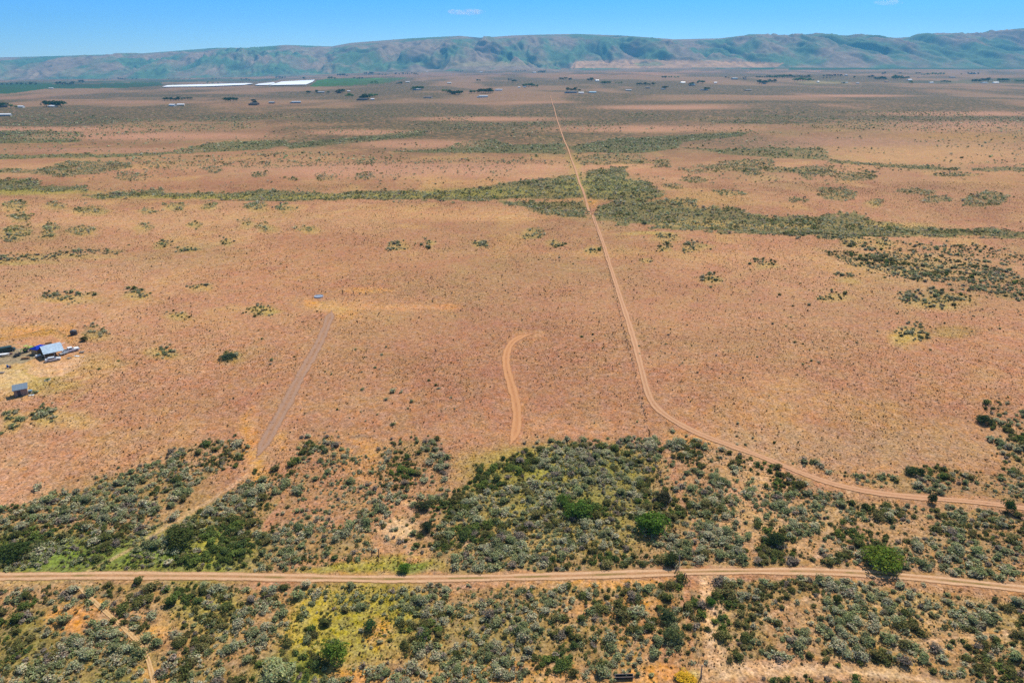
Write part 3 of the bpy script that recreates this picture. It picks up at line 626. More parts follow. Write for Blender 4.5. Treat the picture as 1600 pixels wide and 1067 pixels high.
def addset(tp, T_, m=None):
    P, r_, h_, c_ = T_[0], T_[1], T_[2], T_[3]
    if m is not None: P, r_, h_, c_ = P[m], r_[m], h_[m], c_[m]
    sets.append(scatter(tp, P, r_, h_, c_, rng.uniform(0, 6.28, len(P))))
addset(MIDT, A, rest); addset(MIDT[:4], (B[0], B[1], B[2], B[3])); addset(LOW, (Cc[0], Cc[1] * 1.25, Cc[2] * 1.2, Cc[3])); D2 = (D[0], D[1] * 1.5, D[2] * 1.1, D[3]); addset(TINY, D2)
V = np.vstack([s[0] for s in sets]); o_ = np.cumsum([0] + [len(s[0]) for s in sets[:-1]]); Qa = np.vstack([s[1] + q for s, q in zip(sets, o_)]); Ta = np.vstack([s[2] for s in sets])
tag(link('brushland', npmesh('brushland', V, Qa, M_LEAF, Ta)), 'grey-green sagebrush thickets spreading over draws and gullies of the plain', 'brush', None, 'stuff')
print('brush faces', len(Qa))
# ------------------------------------------------------------ grass tufts over the plain
def tufts(y0, y1, cell, prob, sc):
    X_, Y_, Z_, px, py = candidates(y0, y1, cell)
    f = fbm(X_ / 22, Y_ / 22, 120, 3)
    m = (rng.random(len(X_)) < prob * (.35 + 1.1 * sm(.36, .66, f))) & (roadmask(px, py) < .5) & (px > -30) & (px < 1630) & (py < 1100) & ~(inpoly(px, py, [(-60,545),(20,540),(60,525),(100,524),(130,556),(100,588),(45,604),(-60,608)]) & (rng.random(len(X_)) < .93))
    X_, Y_, Z_ = X_[m], Y_[m], Z_[m]; n = len(X_)
    r_ = np.clip(rng.lognormal(-2.0, .5, n), .06, .5) * sc; c1 = L8(138, 106, 68); c2 = L8(176, 134, 84); c3 = L8(118, 106, 70); c4 = L8(206,168,106)
    col = np.array([c1, c2, c3, c4])[rng.choice(4, n, p=[.36, .24, .26, .14])] * rng.uniform(.75, 1.1, n)[:, None]
    return (np.stack([X_, Y_, Z_], 1), r_, r_ * rng.uniform(1, 1.8, n), col)
TF = [leafcloud(9, .3, 3, seed=400 + i, squash=.9, core=False, jag=.5) for i in range(6)]
t1 = tufts(72, 260, .7, .6, .85); t2 = tufts(260, 620, 1.0, .5, 1.0)
print('tufts', len(t1[0]), len(t2[0]))
X_, Y_, Z_, px, py = candidates(72, 240, .62)
vm_ = vegmask(px, py, X_, Y_); f_ = fbm(X_ / 3, Y_ / 3, 140, 3)
m = (rng.random(len(X_)) < .62 * vm_ * sm(.35, .6, f_)) & (roadmask(px, py) < .3) & (px > -30) & (px < 1630) & (py < 1100)
n = int(m.sum()); r_ = rng.uniform(.10, .34, n); gn = (px[m] < 1000)[:, None]
cc = np.array([L8(150,140,90), L8(132,128,70), L8(166,150,104), L8(178,150,96), L8(140,138,104)])[rng.integers(0, 5, n)] * rng.uniform(.75, 1.1, n)[:, None]
cc = np.where(gn & (rng.random(n) < .3)[:, None], L8(132,140,58), cc)
t3 = (np.stack([X_[m], Y_[m], Z_[m]], 1), r_, r_ * rng.uniform(.7, 1.5, n), cc)
print('litter', n)
sets = []; addset(TF, t1); addset(TINY, t2); addset(TF, t3)
V = np.vstack([s[0] for s in sets]); o_ = np.cumsum([0] + [len(s[0]) for s in sets[:-1]]); Qa = np.vstack([s[1] + q for s, q in zip(sets, o_)]); Ta = np.vstack([s[2] for s in sets])
tag(link('grass_tufts', npmesh('grass_tufts', V, Qa, M_LEAF, Ta)), 'dry bunchgrass tufts dotted over the reddish plain', 'grass', None, 'stuff')
fl = np.array([unp(*p) for p in [(1058,868),(1043,800),(1022,715),(1000,625),(975,520),(953,430),(934,365),(921,320)]]); tq = rng.random(420) * (len(fl) - 1); ti = tq.astype(int); tf = (tq - ti)[:, None]
fp = fl[ti] * (1 - tf) + fl[ti + 1] * tf; fp[:, 0] += .5 + rng.normal(0, .35, 420); fp[:, 2] = terrain(fp[:, 0], fp[:, 1]); fr = rng.uniform(.12, .32, 420)
fc = np.array([L8(112,96,60), L8(140,116,76), L8(96,96,60)])[rng.integers(0, 3, 420)]
sets = []; addset(TF, (fp, fr, fr * 1.5, fc)); V, Qa, Ta = sets[0]
tag(link('fence_weeds', npmesh('fence_weeds', V, Qa, M_LEAF, Ta)), 'dark tumbleweeds and weeds caught along the long wire fence', 'weeds', None, 'stuff')
# flowering weeds in the yellow patch
X_, Y_, Z_, px, py = candidates(72, 135, .45); 
wgt = np.zeros(len(X_))
wpx, wpy = warp(px, py, X_, Y_)
for e, k in ((E(440,640,905,1010), .55), (E(430,560,980,1090), .5), (E(600,660,925,1000), .5), (E(500,680,872,894), .35), (E(700,860,960,1060), .16), (E(20,330,980,1090), .12), (E(320,400,925,990), .3), (E(0,420,830,897), .12)):
    wgt = np.where(shapein(e, wpx, wpy), np.maximum(wgt, k), wgt)
m = (rng.random(len(X_)) < wgt * sm(.38, .6, fbm(X_ / 4, Y_ / 4, 130, 3))) & (roadmask(px, py) < .4)
P = np.stack([X_[m], Y_[m], Z_[m]], 1); n = len(P); r_ = rng.uniform(.14, .34, n)
col = np.array([L8(180,164,70), L8(146,150,68), L8(196,174,72), L8(120,134,62)])[rng.integers(0, 4, n)]
sets = []; addset(TF, (P, r_, r_ * .9, col)); V, Qa, Ta = sets[0]
tag(link('flowering_weeds', npmesh('flowering_weeds', V, Qa, M_LEAF, Ta)), 'yellow-green flowering weeds carpeting the ground below the road', 'weeds', None, 'stuff')
# ------------------------------------------------------------ the bushes that stand out
M_BARK = plain('bark', (.09, .07, .05), .9)
def bigbush(name, px, py, wpx, hm, col, label, cat='bush', seed=0, lumps=12, nl=2600, group=None):
    p = unp(px, py); dd = math.sqrt(p[0] ** 2 + p[1] ** 2 + H ** 2); wm = wpx * dd * .95 / F
    V, Qd, T = leafcloud(nl, .036, lumps + 5, seed=seed, squash=1.0, core=False, jag=.8); gap = vn(V[:, 0] * 7 + seed, V[:, 1] * 7 + V[:, 2] * 5, seed); V = V * (.86 + .3 * gap.reshape(-1, 4).mean(1).repeat(4))[:, None]
    e = empty(name, p - np.array([0, 0, .05]), 0); V = V * np.array([wm * 1.05, wm * 1.05, hm * 1.1])
    link('crown', npmesh('crown', V, Qd, M_LEAF, T * col), e)
    mb = MB(); r = random.Random(seed)
    for k in range(5):
        a = k * 1.3 + r.random(); mb.bar((0, 0, -.1), (math.cos(a) * wm * .22, math.sin(a) * wm * .22, hm * .6), .05)
    mb.build('stem', M_BARK, e); return tag(e, label, cat, group)
LIME = L8(120, 168, 44, 1.0); DKG = L8(74, 104, 46, 1.0)
bigbush('round_bush', 525, 1030, 38, 4.4, L8(114,134,52,1.0), 'tall round lime-green bush standing alone below the road', seed=1)
bigbush('upright_bush', 579, 983, 20, 2.4, L8(84,110,60,1.0), 'small dark green upright bush right of the tall round lime bush', seed=2)
bigbush('green_bush', 1020, 830, 52, 4.2, L8(92,120,42,1.0), 'broad bright green bush beside the fence line, right side of the draw', seed=3)
bigbush('green_bush', 900, 803, 44, 3.2, L8(90,116,46,1.0), 'spreading bright green bush in the middle of the draw', seed=4)
bigbush('green_bush', 882, 785, 24, 2.2, L8(96,120,50,1.0), 'little bright green bush touching the upper left of the spreading one', seed=14)
bigbush('green_bush', 1378, 885, 55, 4.2, L8(112,128,44,1.0), 'yellow-green round bush above the road on the right', seed=5)
bigbush('flowering_bush', 432, 1056, 50, 2.6, L8(168,170,118,1.0), 'sprawling bush with pale cream blossom near the bottom edge', seed=6)
bigbush('dark_bush', 284, 845, 50, 3.0, L8(84,92,44,1.0), 'wide dark olive bush on the slope left of the road bend', seed=7)
bigbush('dark_bush', 22, 868, 42, 2.6, L8(70,84,40,1.0), 'dark green bush at the left edge above the road', seed=8)
bigbush('dark_bush', 661, 794, 22, 2.6, L8(84,92,58,1.0), 'dark round shrub left of the draw, above the gravel scar', seed=9)
bigbush('dark_bush', 667, 828, 20, 2.8, L8(72,84,52,1.0), 'dark narrow shrub at the left rim of the draw', seed=10)
bigbush('dark_bush', 1042, 968, 27, 2.6, L8(94,104,64,1.0), 'big grey-olive bush below the road near the fence', seed=11)
bigbush('dark_bush', 1050, 1000, 28, 2.6, L8(112,120,74,1.0), 'big mottled bush directly below the grey-olive one', seed=12)
bigbush('dark_bush', 1210, 850, 24, 3.4, L8(74,88,50,1.0), 'tall dark shrub right of centre in the brush above the road', seed=13)
bigbush('dark_bush', 1456, 785, 12, 3.0, L8(78,92,50,1.0), 'narrow dark shrub at the near side of the bending track', seed=15)
bigbush('dark_bush', 1574, 798, 16, 3.4, L8(78,100,48,1.0), 'narrow green-black shrub at the far right end of the bending track', seed=16)
bigbush('green_bush', 1307, 940, 14, 1.8, L8(98,104,52,1.0), 'small olive bush just below the road on the right', seed=17)
bigbush('green_bush', 1109, 943, 15, 1.9, L8(88,124,48,1.0), 'small round green bush right of the fence below the road', seed=18)
bigbush('yellow_bush', 1073, 1062, 30, .9, L8(220,180,50,1.0), 'bright yellow flowering clump at the foot of the lower post', seed=19)
bigbush('dark_bush', 1035, 785, 24, 3.4, L8(80,78,52,1.0), 'dark brownish bush against the fence in the draw', seed=20)
bigbush('dark_bush', 1048, 880, 24, 2.8, L8(78,88,46,1.0), 'dark bush in the corner where fence meets road', seed=21)
bigbush('green_bush', 632, 892, 18, 2.0, L8(98,132,48,1.0), 'low green bush beside the road left of the draw', seed=22)
bigbush('dark_bush', 1538, 660, 20, 2.6, L8(72,90,52,1.0), 'dark shrub cluster on the open plain by the right edge', seed=23)
bigbush('dark_bush', 1423, 740, 16, 2.0, L8(80,94,52,1.0), 'round dark shrub above the bending track', seed=24)
bigbush('dark_bush', 1439, 740, 12, 1.8, L8(80,94,52,1.0), 'smaller dark shrub right of the round one above the bending track', seed=25)
bigbush('dark_bush', 357, 560, 22, 1.8, L8(78,92,66,1.0), 'lone dark shrub clump on the plain left of the gravel road', seed=26)
bigbush('dark_bush', 131, 533, 12, 2.2, L8(92,92,54,1.0), 'shrub on the rim of the homestead bank, right of the black tank', seed=27)
# ------------------------------------------------------------ posts, fence, trough
M_WOOD = plain('weathered_wood', (.30, .24, .19), .9, 0, .3, 6); M_DWOOD = plain('dark_wood', (.07, .05, .04), .9, 0, .3, 6); M_WIRE = plain('fence_wire', (.2, .19, .18), .5, .6)
def fence(pts, gap, label, hgt=1.25):
    P = np.array([unp(*p) for p in pts]); seg = np.r_[0, np.cumsum(np.hypot(*np.diff(P[:, :2], axis=0).T))]
    dd = np.arange(0, seg[-1], gap); xs = np.interp(dd, seg, P[:, 0]); ys = np.interp(dd, seg, P[:, 1]); zs = terrain(xs, ys)
    e = empty('wire_fence', (xs[0], ys[0], zs[0])); pm = MB(); pm.cyl((0, 0, -.3), .06, hgt + .3, n=7); pme = pm.mesh('post', M_DWOOD)
    for x_, y_, z_ in zip(xs, ys, zs): 
        o = link('post', pme, e, (x_ - xs[0], y_ - ys[0], z_ - zs[0])); o.rotation_euler = (rng.normal(0, .03), rng.normal(0, .03), rng.uniform(0, 3))
    wm = MB()
    for hh in (.35, .75, 1.15):
        for k in range(len(xs) - 1): wm.bar((xs[k] - xs[0], ys[k] - ys[0], zs[k] - zs[0] + hh), (xs[k + 1] - xs[0], ys[k + 1] - ys[0], zs[k + 1] - zs[0] + hh), .006, 3)
    wm.build('wire', M_WIRE, e); return tag(e, label, 'fence')
fence([(1058,868),(1043,800),(1022,715),(1000,625),(975,520),(953,430),(934,365),(921,320)], 4.6, 'long wire fence running up the plain beside the dirt track')
fence([(1078,915),(1083,960),(1088,1010),(1096,1067),(1102,1120)], 4.0, 'short wire fence below the road running to the bottom edge')
def post(px, py, h_, r_, label, m, lean=(0, 0), name='wooden_post', brace=False, group=None):
    p = unp(px, py); e = empty(name, p); mb = MB(); mb.cyl((0, 0, -.4), r_, h_ + .4, n=10, r2=r_ * .85); o = mb.build('shaft', m, e); o.rotation_euler = (lean[0], lean[1], 0)
    cm = MB(); cm.cyl((0, 0, h_), r_ * .8, .05, n=10, r2=r_ * .4); c = cm.build('end_grain', M_WOOD, e); c.rotation_euler = o.rotation_euler
    if brace: b2 = MB(); b2.bar((r_, 0, h_ * .75), (1.5, .1, .05), r_ * .5); b2.build('brace', m, e)
    return tag(e, label, 'post', group)
post(1061, 885, 3.2, .13, 'tall grey wooden post in the brush, above the road at the fence corner', M_WOOD, (.02, -.05))
post(1067, 908, 2.4, .13, 'dark wooden post just below the road at the fence corner', M_DWOOD, (.05, .1), brace=True)
post(1071, 909, 2.0, .1, 'thin dark post immediately right of the braced one', M_DWOOD, (-.04, .06))
post(1095, 1058, 3.0, .14, 'pale wooden post near the bottom edge beside the yellow clump', M_WOOD, (.03, -.03))
post(581, 868, 1.7, .12, 'old dark post in the weedy gap above the road, leftmost of four', M_DWOOD)
post(592, 867, 1.7, .12, 'reddish-brown post in the weedy gap, beside the leftmost one', plain('rusty_wood', (.16, .07, .05), .9))
post(591, 878, 1.9, .09, 'leaning dark post in the weedy gap, nearer the road', M_DWOOD, (.08, .1), brace=True)
post(600, 892, 1.2, .09, 'low dark post at the road verge, nearest of the four', M_DWOOD)
for k, (a, b_, h_) in enumerate([(535.5, 458, 1.9), (552, 459, 1.5), (571.5, 460, 1.0), (562, 460, .7)]):
    post(a, b_, h_, .2, ['tall dark stake, leftmost on the bare strip of the plain', 'dark stake second from left on the bare strip', 'short stake at the right end of the bare strip', 'lowest stake on the bare strip, third from left'][k], M_DWOOD, (0, rng.normal(0, .05)), 'stake')
M_BLK = plain('dark_metal', (.045, .045, .05), .5, .2); M_STEEL = plain('dull_steel', (.42, .44, .46), .45, .3, .12); M_WHITE = plain('white_paint', (.78, .78, .76), .4, 0, .06); M_GLASS = plain('dark_glass', (.03, .035, .045), .1, 0, .05)
M_RUB = plain('rubber', (.03, .03, .03), .8, 0, .1); M_CHR = plain('grey_rim', (.45, .45, .46), .4, .5, .05)
p = unp(975, 1059); e = empty('feed_trough', p, R(2))
tm = MB(); tm.box(-1.65, 1.65, -.32, -.26, .2, .62).box(-1.65, 1.65, .26, .32, .2, .62).box(-1.65, -1.59, -.26, .26, .2, .62).box(1.59, 1.65, -.26, .26, .2, .62).box(-1.59, 1.59, -.26, .26, .2, .26); tm.build('tub', M_BLK, e)
rm = MB(); rm.box(-1.7, 1.7, -.38, -.3, .62, .66).box(-1.7, 1.7, .3, .38, .62, .66); rm.build('rim', plain('worn_wood', (.22, .16, .13), .8), e)
for sx in (-1.3, 1.3):
    for sy in (-.25, .25): lm = MB(); lm.box(sx - .05, sx + .05, sy - .05, sy + .05, -.2, .2); lm.build('leg', M_BLK, e)
tag(e, 'long dark feed trough lying in the brush at the bottom edge', 'trough')
p = unp(498, 464); e = empty('stock_tank', p)
tm = MB(); n = 28; v = []; f = []
for rr, zz in ((2.1, -.1), (2.1, .55), (1.98, .55), (1.98, .15)):
    v += [(rr * math.cos(6.2832 * k / n), rr * math.sin(6.2832 * k / n), zz) for k in range(n)]
for l_ in range(3): f += [(l_ * n + k, l_ * n + (k + 1) % n, (l_ + 1) * n + (k + 1) % n, (l_ + 1) * n + k) for k in range(n)]
tm.add(v, f); tm.build('wall', M_STEEL, e); wm = MB(); wm.cyl((0, 0, .1), 1.98, .28, n=28); wm.build('water', plain('trough_water', (.35, .38, .42), .15, 0, .05), e)
pm = MB(); pm.bar((-1.2, .3, .6), (1.3, -.2, .62), .09); pm.build('float_pipe', M_WHITE, e)
tag(e, 'round pale metal stock tank beside the bare strip on the plain', 'tank')
# ------------------------------------------------------------ homestead
def heading(a, b): A_, B_ = unp(*a), unp(*b); return math.atan2(B_[1] - A_[1], B_[0] - A_[0])
def wheels(e, xs, y, r_, wd_=.24):
    for x_ in xs:
        for s_ in (-1, 1):
            m_ = MB(); m_.cyl((0, -wd_ / 2, 0), r_, wd_, 'y', 16); w_ = m_.build('wheel', M_RUB, e, (x_, s_ * y, r_))
            q = MB(); q.cyl((0, s_ * wd_ / 2 - (.02 if s_ < 0 else 0), 0), r_ * .55, .02, 'y', 12); q.build('rim', M_CHR, w_)
# pickup
e = empty('pickup_truck', unp(111, 549.5), heading((103, 551.5), (122, 547)))
m_ = MB(); m_.prism([(-2.75,.45),(2.7,.45),(2.75,.8),(2.6,1.08),(1.15,1.15),(-2.75,1.15)], -.95, .95); m_.build('body', M_WHITE, e)
m_ = MB(); m_.prism([(-1.0,1.155),(1.15,1.155),(.55,1.8),(-.85,1.82)], -.82, .82); c_ = m_.build('cab', M_WHITE, e)
m_ = MB(); m_.add([(1.14,-.72,1.2),(1.14,.72,1.2),(.62,.7,1.76),(.62,-.7,1.76)], [(0,1,2,3)]); m_.box(-.7,.25,-.835,-.825,1.22,1.66); m_.box(-.7,.25,.825,.835,1.22,1.66); m_.box(-1.02,-1.0,-.6,.6,1.25,1.65); m_.build('window', M_GLASS, c_)
m_ = MB(); m_.box(-2.6, -1.2, -.78, .78, 1.156, 1.165); m_.build('cargo_bed', M_BLK, e)
for s_ in (-1, 1): m_ = MB(); m_.box(2.72, 2.79, s_ * .72 - .16, s_ * .72 + .16, .72, .92); m_.build('headlight', M_STEEL, e)
wheels(e, (-1.75, 1.8), .88, .4); tag(e, 'white pickup truck parked right of the pale-roofed carport', 'pickup truck')
# flat trailer behind the pickup
e = empty('flatbed_trailer', unp(99, 554), heading((94, 555), (104, 552)))
m_ = MB(); m_.box(-1.5, 1.4, -.85, .85, .55, .65); m_.bar((1.4, .5, .58), (2.3, 0, .5), .05); m_.bar((1.4, -.5, .58), (2.3, 0, .5), .05); m_.build('deck', M_STEEL, e); wheels(e, (-.2,), .95, .33); tag(e, 'grey flatbed trailer behind the white pickup', 'trailer')
# carport with pale roof
rz = heading((70, 556), (94, 551)); e = empty('carport', unp(83, 553), rz)
M_PALE = plain('pale_metal_roof', (.42, .52, .6), .45, .1, .3, 1.4)
def gable(e, w_, d_, hw, hr, ov, mroof, mwall, walls=True, name='roof', mono=False):
    rf = MB(); x0, x1 = -w_ / 2 - ov, w_ / 2 + ov; y0, y1 = -d_ / 2 - ov, d_ / 2 + ov
    if mono: P = [(y0, hw), (y1, hr), (y1, hr + .12), (y0, hw + .12)]
    else: P = [(y0, hw - .1), (0, hr), (y1, hw - .1), (y1, hw + .02), (0, hr + .12), (y0, hw + .02)]
    n = len(P); v = [(x0, a, b) for a, b in P] + [(x1, a, b) for a, b in P]
    if mono: f = [tuple(range(n)), tuple(range(2 * n - 1, n - 1, -1))]
    else: f = [(0,1,4,5),(1,2,3,4),(11,10,7,6),(10,9,8,7)]
    rf.add(v, f + [(i, i + n, (i + 1) % n + n, (i + 1) % n) for i in range(n)]); ro = rf.build(name, mroof, e)
    if walls:
        wl = MB(); hh = hw - .12
        Pw = [(-d_ / 2, 0), (d_ / 2, 0), (d_ / 2, hh if not mono else hr - .12), (0, hr - .1), (-d_ / 2, hh)] if not mono else [(-d_ / 2, -.2), (d_ / 2, -.2), (d_ / 2, hr - .05), (-d_ / 2, hw - .02)]
        v = [(-w_ / 2, a, b) for a, b in Pw] + [(w_ / 2, a, b) for a, b in Pw]; n = len(Pw)
        wl.add(v, [tuple(range(n)), tuple(range(2 * n - 1, n - 1, -1))] + [(i, i + n, (i + 1) % n + n, (i + 1) % n) for i in range(n)]); wl.build('wall', mwall, e)
    return ro
ro = gable(e, 6.0, 9.4, 2.3, 3.0, .25, M_PALE, None, False)
for k in range(9): q = MB(); q.box(-3.1 + k * .76, -3.06 + k * .76, -3.3, -.02, 0, .04); 
for sx in (-2.9, 0, 2.9):
    for sy in (-4.5, 4.5): q = MB(); q.box(sx - .06, sx + .06, sy - .06, sy + .06, -.2, 2.2); q.build('post', M_STEEL, e)
q = MB(); q.box(-3.0, -2.95, -4.4, 4.4, 0, 2.15); q.build('side_panel', plain('plywood', (.5, .32, .16), .8), e)
tag(e, 'carport with pale blue-grey metal roof beside the blue-tarped shed', 'carport')
# silver car in front
e = empty('parked_car', unp(83, 563.5), heading((72, 564.5), (94, 560.5)))
M_SIL = plain('silver_paint', (.62, .64, .66), .3, .2, .05)
m_ = MB(); m_.prism([(-2.4,.3),(2.35,.3),(2.4,.62),(2.2,.82),(1.2,.95),(-2.3,.98),(-2.42,.7)], -.88, .88); m_.build('body', M_SIL, e)
m_ = MB(); m_.prism([(-1.9,.985),(1.15,.955),(.45,1.42),(-1.3,1.45)], -.74, .74); c_ = m_.build('roof', M_SIL, e)
m_ = MB(); m_.prism([(-1.6,1.02),(.85,1.02),(.38,1.34),(-1.2,1.36)], -.752, -.745).prism([(-1.6,1.02),(.85,1.02),(.38,1.34),(-1.2,1.36)], .745, .752); m_.add([(1.12,-.62,1.0),(1.12,.62,1.0),(.52,.6,1.4),(.52,-.6,1.4)], [(0,1,2,3)]); m_.build('window', M_GLASS, c_)
wheels(e, (-1.45, 1.5), .82, .34, .2); tag(e, 'silver car parked along the near side of the carport', 'car')
# blue tarp shed
M_TARP = plain('blue_tarp', (.01, .035, .34), .95, 0, .3, 2); M_TARP.node_tree.nodes['Principled BSDF'].inputs['Specular IOR Level'].default_value = .05; M_PLY = plain('bare_plywood', (.46, .27, .12), .8, 0, .2, 2)
e = empty('tarped_shed', unp(62, 551), heading((56, 554), (71, 548)))
mb = MB(); w2, d2 = 2.0, 1.5
mb.box(-w2, w2, -d2, d2, -.2, 2.2); mb.build('wall', M_PLY, e)
rf = MB(); rf.add([(-2.3,-1.8,2.05),(2.3,-1.8,2.05),(2.3,1.8,2.05),(-2.3,1.8,2.05),(-.9,0,3.0),(.9,0,2.95),(-2.3,-1.8,2.21),(2.3,-1.8,2.21),(2.3,1.8,2.21),(-2.3,1.8,2.21)],
       [(3,2,1,0),(0,1,7,6),(1,2,8,7),(2,3,9,8),(3,0,6,9),(6,7,5,4),(8,9,4,5),(7,8,5),(9,6,4)]); rf.build('tarp_roof', M_TARP, e)
dm = MB(); dm.box(.2, 1.1, -d2 - .03, -d2 - .003, 0, 1.95); dm.build('door', plain('grey_door', (.25, .22, .2), .7), e)
tag(e, 'plywood shed under a bright blue tarp roof', 'shed')
# slate roofed shed
e = empty('small_shed', unp(34, 616), heading((25, 617.5), (42, 614)))
gable(e, 3.6, 2.6, 2.2, 3.0, .3, plain('slate_roof', (.16, .21, .26), .6, 0, .2), plain('grey_boards', (.30, .2, .15), .8), mono=True)
dm = MB(); dm.box(-.9, 0, -1.335, -1.303, 0, 1.9); dm.build('door', plain('dark_door', (.05, .045, .06), .6), e)
dm = MB(); dm.box(1.803, 1.83, -.9, .9, .1, 1.9); dm.build('side_panel', plain('orange_ply', (.6, .36, .17), .8), e)
tag(e, 'small shed with slate-grey sloping roof and tan end wall', 'shed')
# green and black machines
M_LIMEP = plain('lime_paint', (.42, .5, .09), .4, 0, .1)
e = empty('tractor_loader', unp(44, 549), heading((34, 552), (56, 543)))
m_ = MB(); m_.prism([(-1.2,.7),(1.9,.75),(1.95,1.45),(.4,1.55),(.2,1.2),(-1.2,1.25)], -.45, .45); m_.build('body', M_LIMEP, e)
m_ = MB(); m_.box(-.95, .25, -.6, .6, 2.3, 2.42); [m_.bar((a, b_, 1.2), (a * .95, b_, 2.3), .05) for a in (-.9, .2) for b_ in (-.55, .55)]; m_.build('canopy', M_LIMEP, e)
m_ = MB(); [m_.bar((.9, s_ * .6, 1.3), (2.9, s_ * .6, .9), .09) for s_ in (-1, 1)]; m_.build('loader_arm', M_LIMEP, e)
m_ = MB(); m_.prism([(2.8,.2),(3.5,.15),(3.45,.3),(2.95,.4),(2.9,1.0),(2.8,1.0)], -1.0, 1.0); m_.build('bucket', M_BLK, e)
m_ = MB(); m_.bar((-1.2, 0, 1.0), (-2.2, 0, 2.1), .12); m_.bar((-2.2, 0, 2.1), (-3.2, 0, 1.0), .1); m_.prism([(-3.4,.5),(-3.0,.5),(-3.0,1.05),(-3.5,1.0)], -.3, .3); m_.build('digging_arm', M_LIMEP, e)
m_ = MB(); m_.box(-.75, -.2, -.3, .3, 1.26, 1.4).box(-.8, -.7, -.3, .3, 1.4, 1.8); m_.build('seat', M_BLK, e)
wheels(e, (-.6,), .75, .7, .4); wheels(e, (1.3,), .65, .42, .28); tag(e, 'lime-green tractor with loader and digging arm left of the tarped shed', 'tractor')
e = empty('utility_trailer', unp(28, 556), heading((20, 559), (36, 552)))
m_ = MB(); m_.box(-1.6, 1.4, -.8, .8, .55, .62); [m_.bar((a, b_, .62), (a, b_, 1.3), .04) for a in (-1.55, 0, 1.35) for b_ in (-.78, .78)]; [m_.bar((-1.55, b_, q), (1.35, b_, q), .035) for b_ in (-.78, .78) for q in (.95, 1.3)]; m_.bar((1.4, 0, .58), (2.4, 0, .5), .06); m_.build('frame', M_BLK, e)
wheels(e, (-.1,), .95, .36)
for k in range(4): q = MB(); q.cyl((-1.0 + .65 * k, -.1 + .15 * (k % 2), .65), .38, .25 + .12 * (k % 2), n=14); q.build('tyre', M_RUB, e)
tag(e, 'black railed trailer loaded with tyres on the gravel yard', 'trailer')
e = empty('small_boat', unp(5, 556.5), heading((0, 557), (14, 555.5)))
m_ = MB(); m_.add([(-2.2,-.7,.9),(1.2,-.75,.9),(2.4,0,1.0),(1.2,.75,.9),(-2.2,.7,.9),(-2.1,-.4,.4),(1.1,-.3,.4),(1.9,0,.6),(1.1,.3,.4),(-2.1,.4,.4)], [(5,6,1,0),(6,7,2,1),(7,8,3,2),(8,9,4,3),(9,5,0,4),(9,8,7,6,5),(0,1,2,3,4)]); m_.build('hull', M_WHITE, e)
m_ = MB(); m_.box(2.2, 2.9, -.3, .3, .4, .9); m_.build('winch_post', plain('maroon_paint', (.12, .03, .03), .5), e); m_ = MB(); m_.box(-1.9, 2.2, -.25, .25, .3, .38); m_.build('cradle', M_STEEL, e); wheels(e, (-.6,), .85, .3, .2)
tag(e, 'white covered boat on a trailer at the left edge', 'boat')
e = empty('propane_tank', unp(60, 558), heading((56, 559), (64, 557)))
m_ = MB(); m_.cyl((-.8, 0, .65), .42, 1.6, 'x', 16).cyl((-.95, 0, .65), .25, .15, 'x', 16, .42).cyl((.8, 0, .65), .42, .15, 'x', 16, .25); m_.build('tank', M_WHITE, e); m_ = MB(); m_.box(-.6, -.45, -.35, .35, 0, .3).box(.45, .6, -.35, .35, 0, .3); m_.build('leg', M_STEEL, e); tag(e, 'small white propane tank between tarped shed and carport', 'tank')
e = empty('boat_trailer', unp(93, 540), heading((87, 541.5), (100, 537)))
m_ = MB(); [m_.bar((-1.8, s_ * .6, .5), (1.0, s_ * .6, .5), .05) for s_ in (-1, 1)]; [m_.bar((1.0, s_ * .6, .5), (2.3, 0, .5), .05) for s_ in (-1, 1)]; [m_.bar((a, -.6, .5), (a, .6, .5), .05) for a in (-1.8, -.4, 1.0)]; m_.build('frame', M_WHITE, e)
m_ = MB(); m_.box(-.9, .5, -.5, .5, .56, .95); m_.build('white_crate', M_WHITE, e); wheels(e, (-.6,), .75, .3, .2); tag(e, 'narrow white trailer behind the carport', 'trailer')
e = empty('water_tank', unp(115.5, 523), 0)
m_ = MB(); m_.cyl((0, 0, -.05), 1.25, 1.7, n=24).cyl((0, 0, 1.65), 1.25, .35, n=24, r2=.4); m_.build('drum', M_BLK, e); m_ = MB(); m_.cyl((0, 0, 2.0), .28, .1, n=12); m_.build('lid', M_STEEL, e); m_ = MB(); m_.bar((1.25, 0, .2), (1.7, 0, .15), .06); m_.build('outlet', M_STEEL, e); tag(e, 'squat black water tank above the homestead bank', 'tank')
def sheet(px, py, w_, d_, rz, m_, label, name='metal_sheet', cat='sheet', h_=.05, z=.06):
    p = unp(px, py); q = MB(); n = 8
    for k in range(n):
        x0 = -w_ / 2 + w_ * k / n; q.box(x0, x0 + w_ / n * .94, -d_ / 2, d_ / 2, z, z + h_ + (.03 if k % 2 else 0))
    o = q.build(name, m_, None, p); o.rotation_euler = (R(2), R(-2), rz); return tag(o, label, cat)
sheet(52, 612.5, 3.2, 1.0, .25, plain('mauve_sheet', (.46, .34, .38), .6), 'pale mauve ribbed sheet lying right of the small shed')
sheet(49, 617.5, 1.6, .8, .1, M_WHITE, 'white ribbed sheet lying nearest the small shed')
sheet(120, 556.5, 2.2, .7, -.3, M_WHITE, 'white ribbed sheet lying on the bare yard below the pickup')
sheet(129, 558, 1.1, .4, -.4, plain('pink_board', (.6, .42, .36), .7), 'short pinkish board on the yard, right of the white sheet', 'board', 'board')
sheet(2, 583, 2, .8, .1, M_WOOD, 'grey board stack at the left edge below the gravel yard', 'board_stack', 'boards', .3)
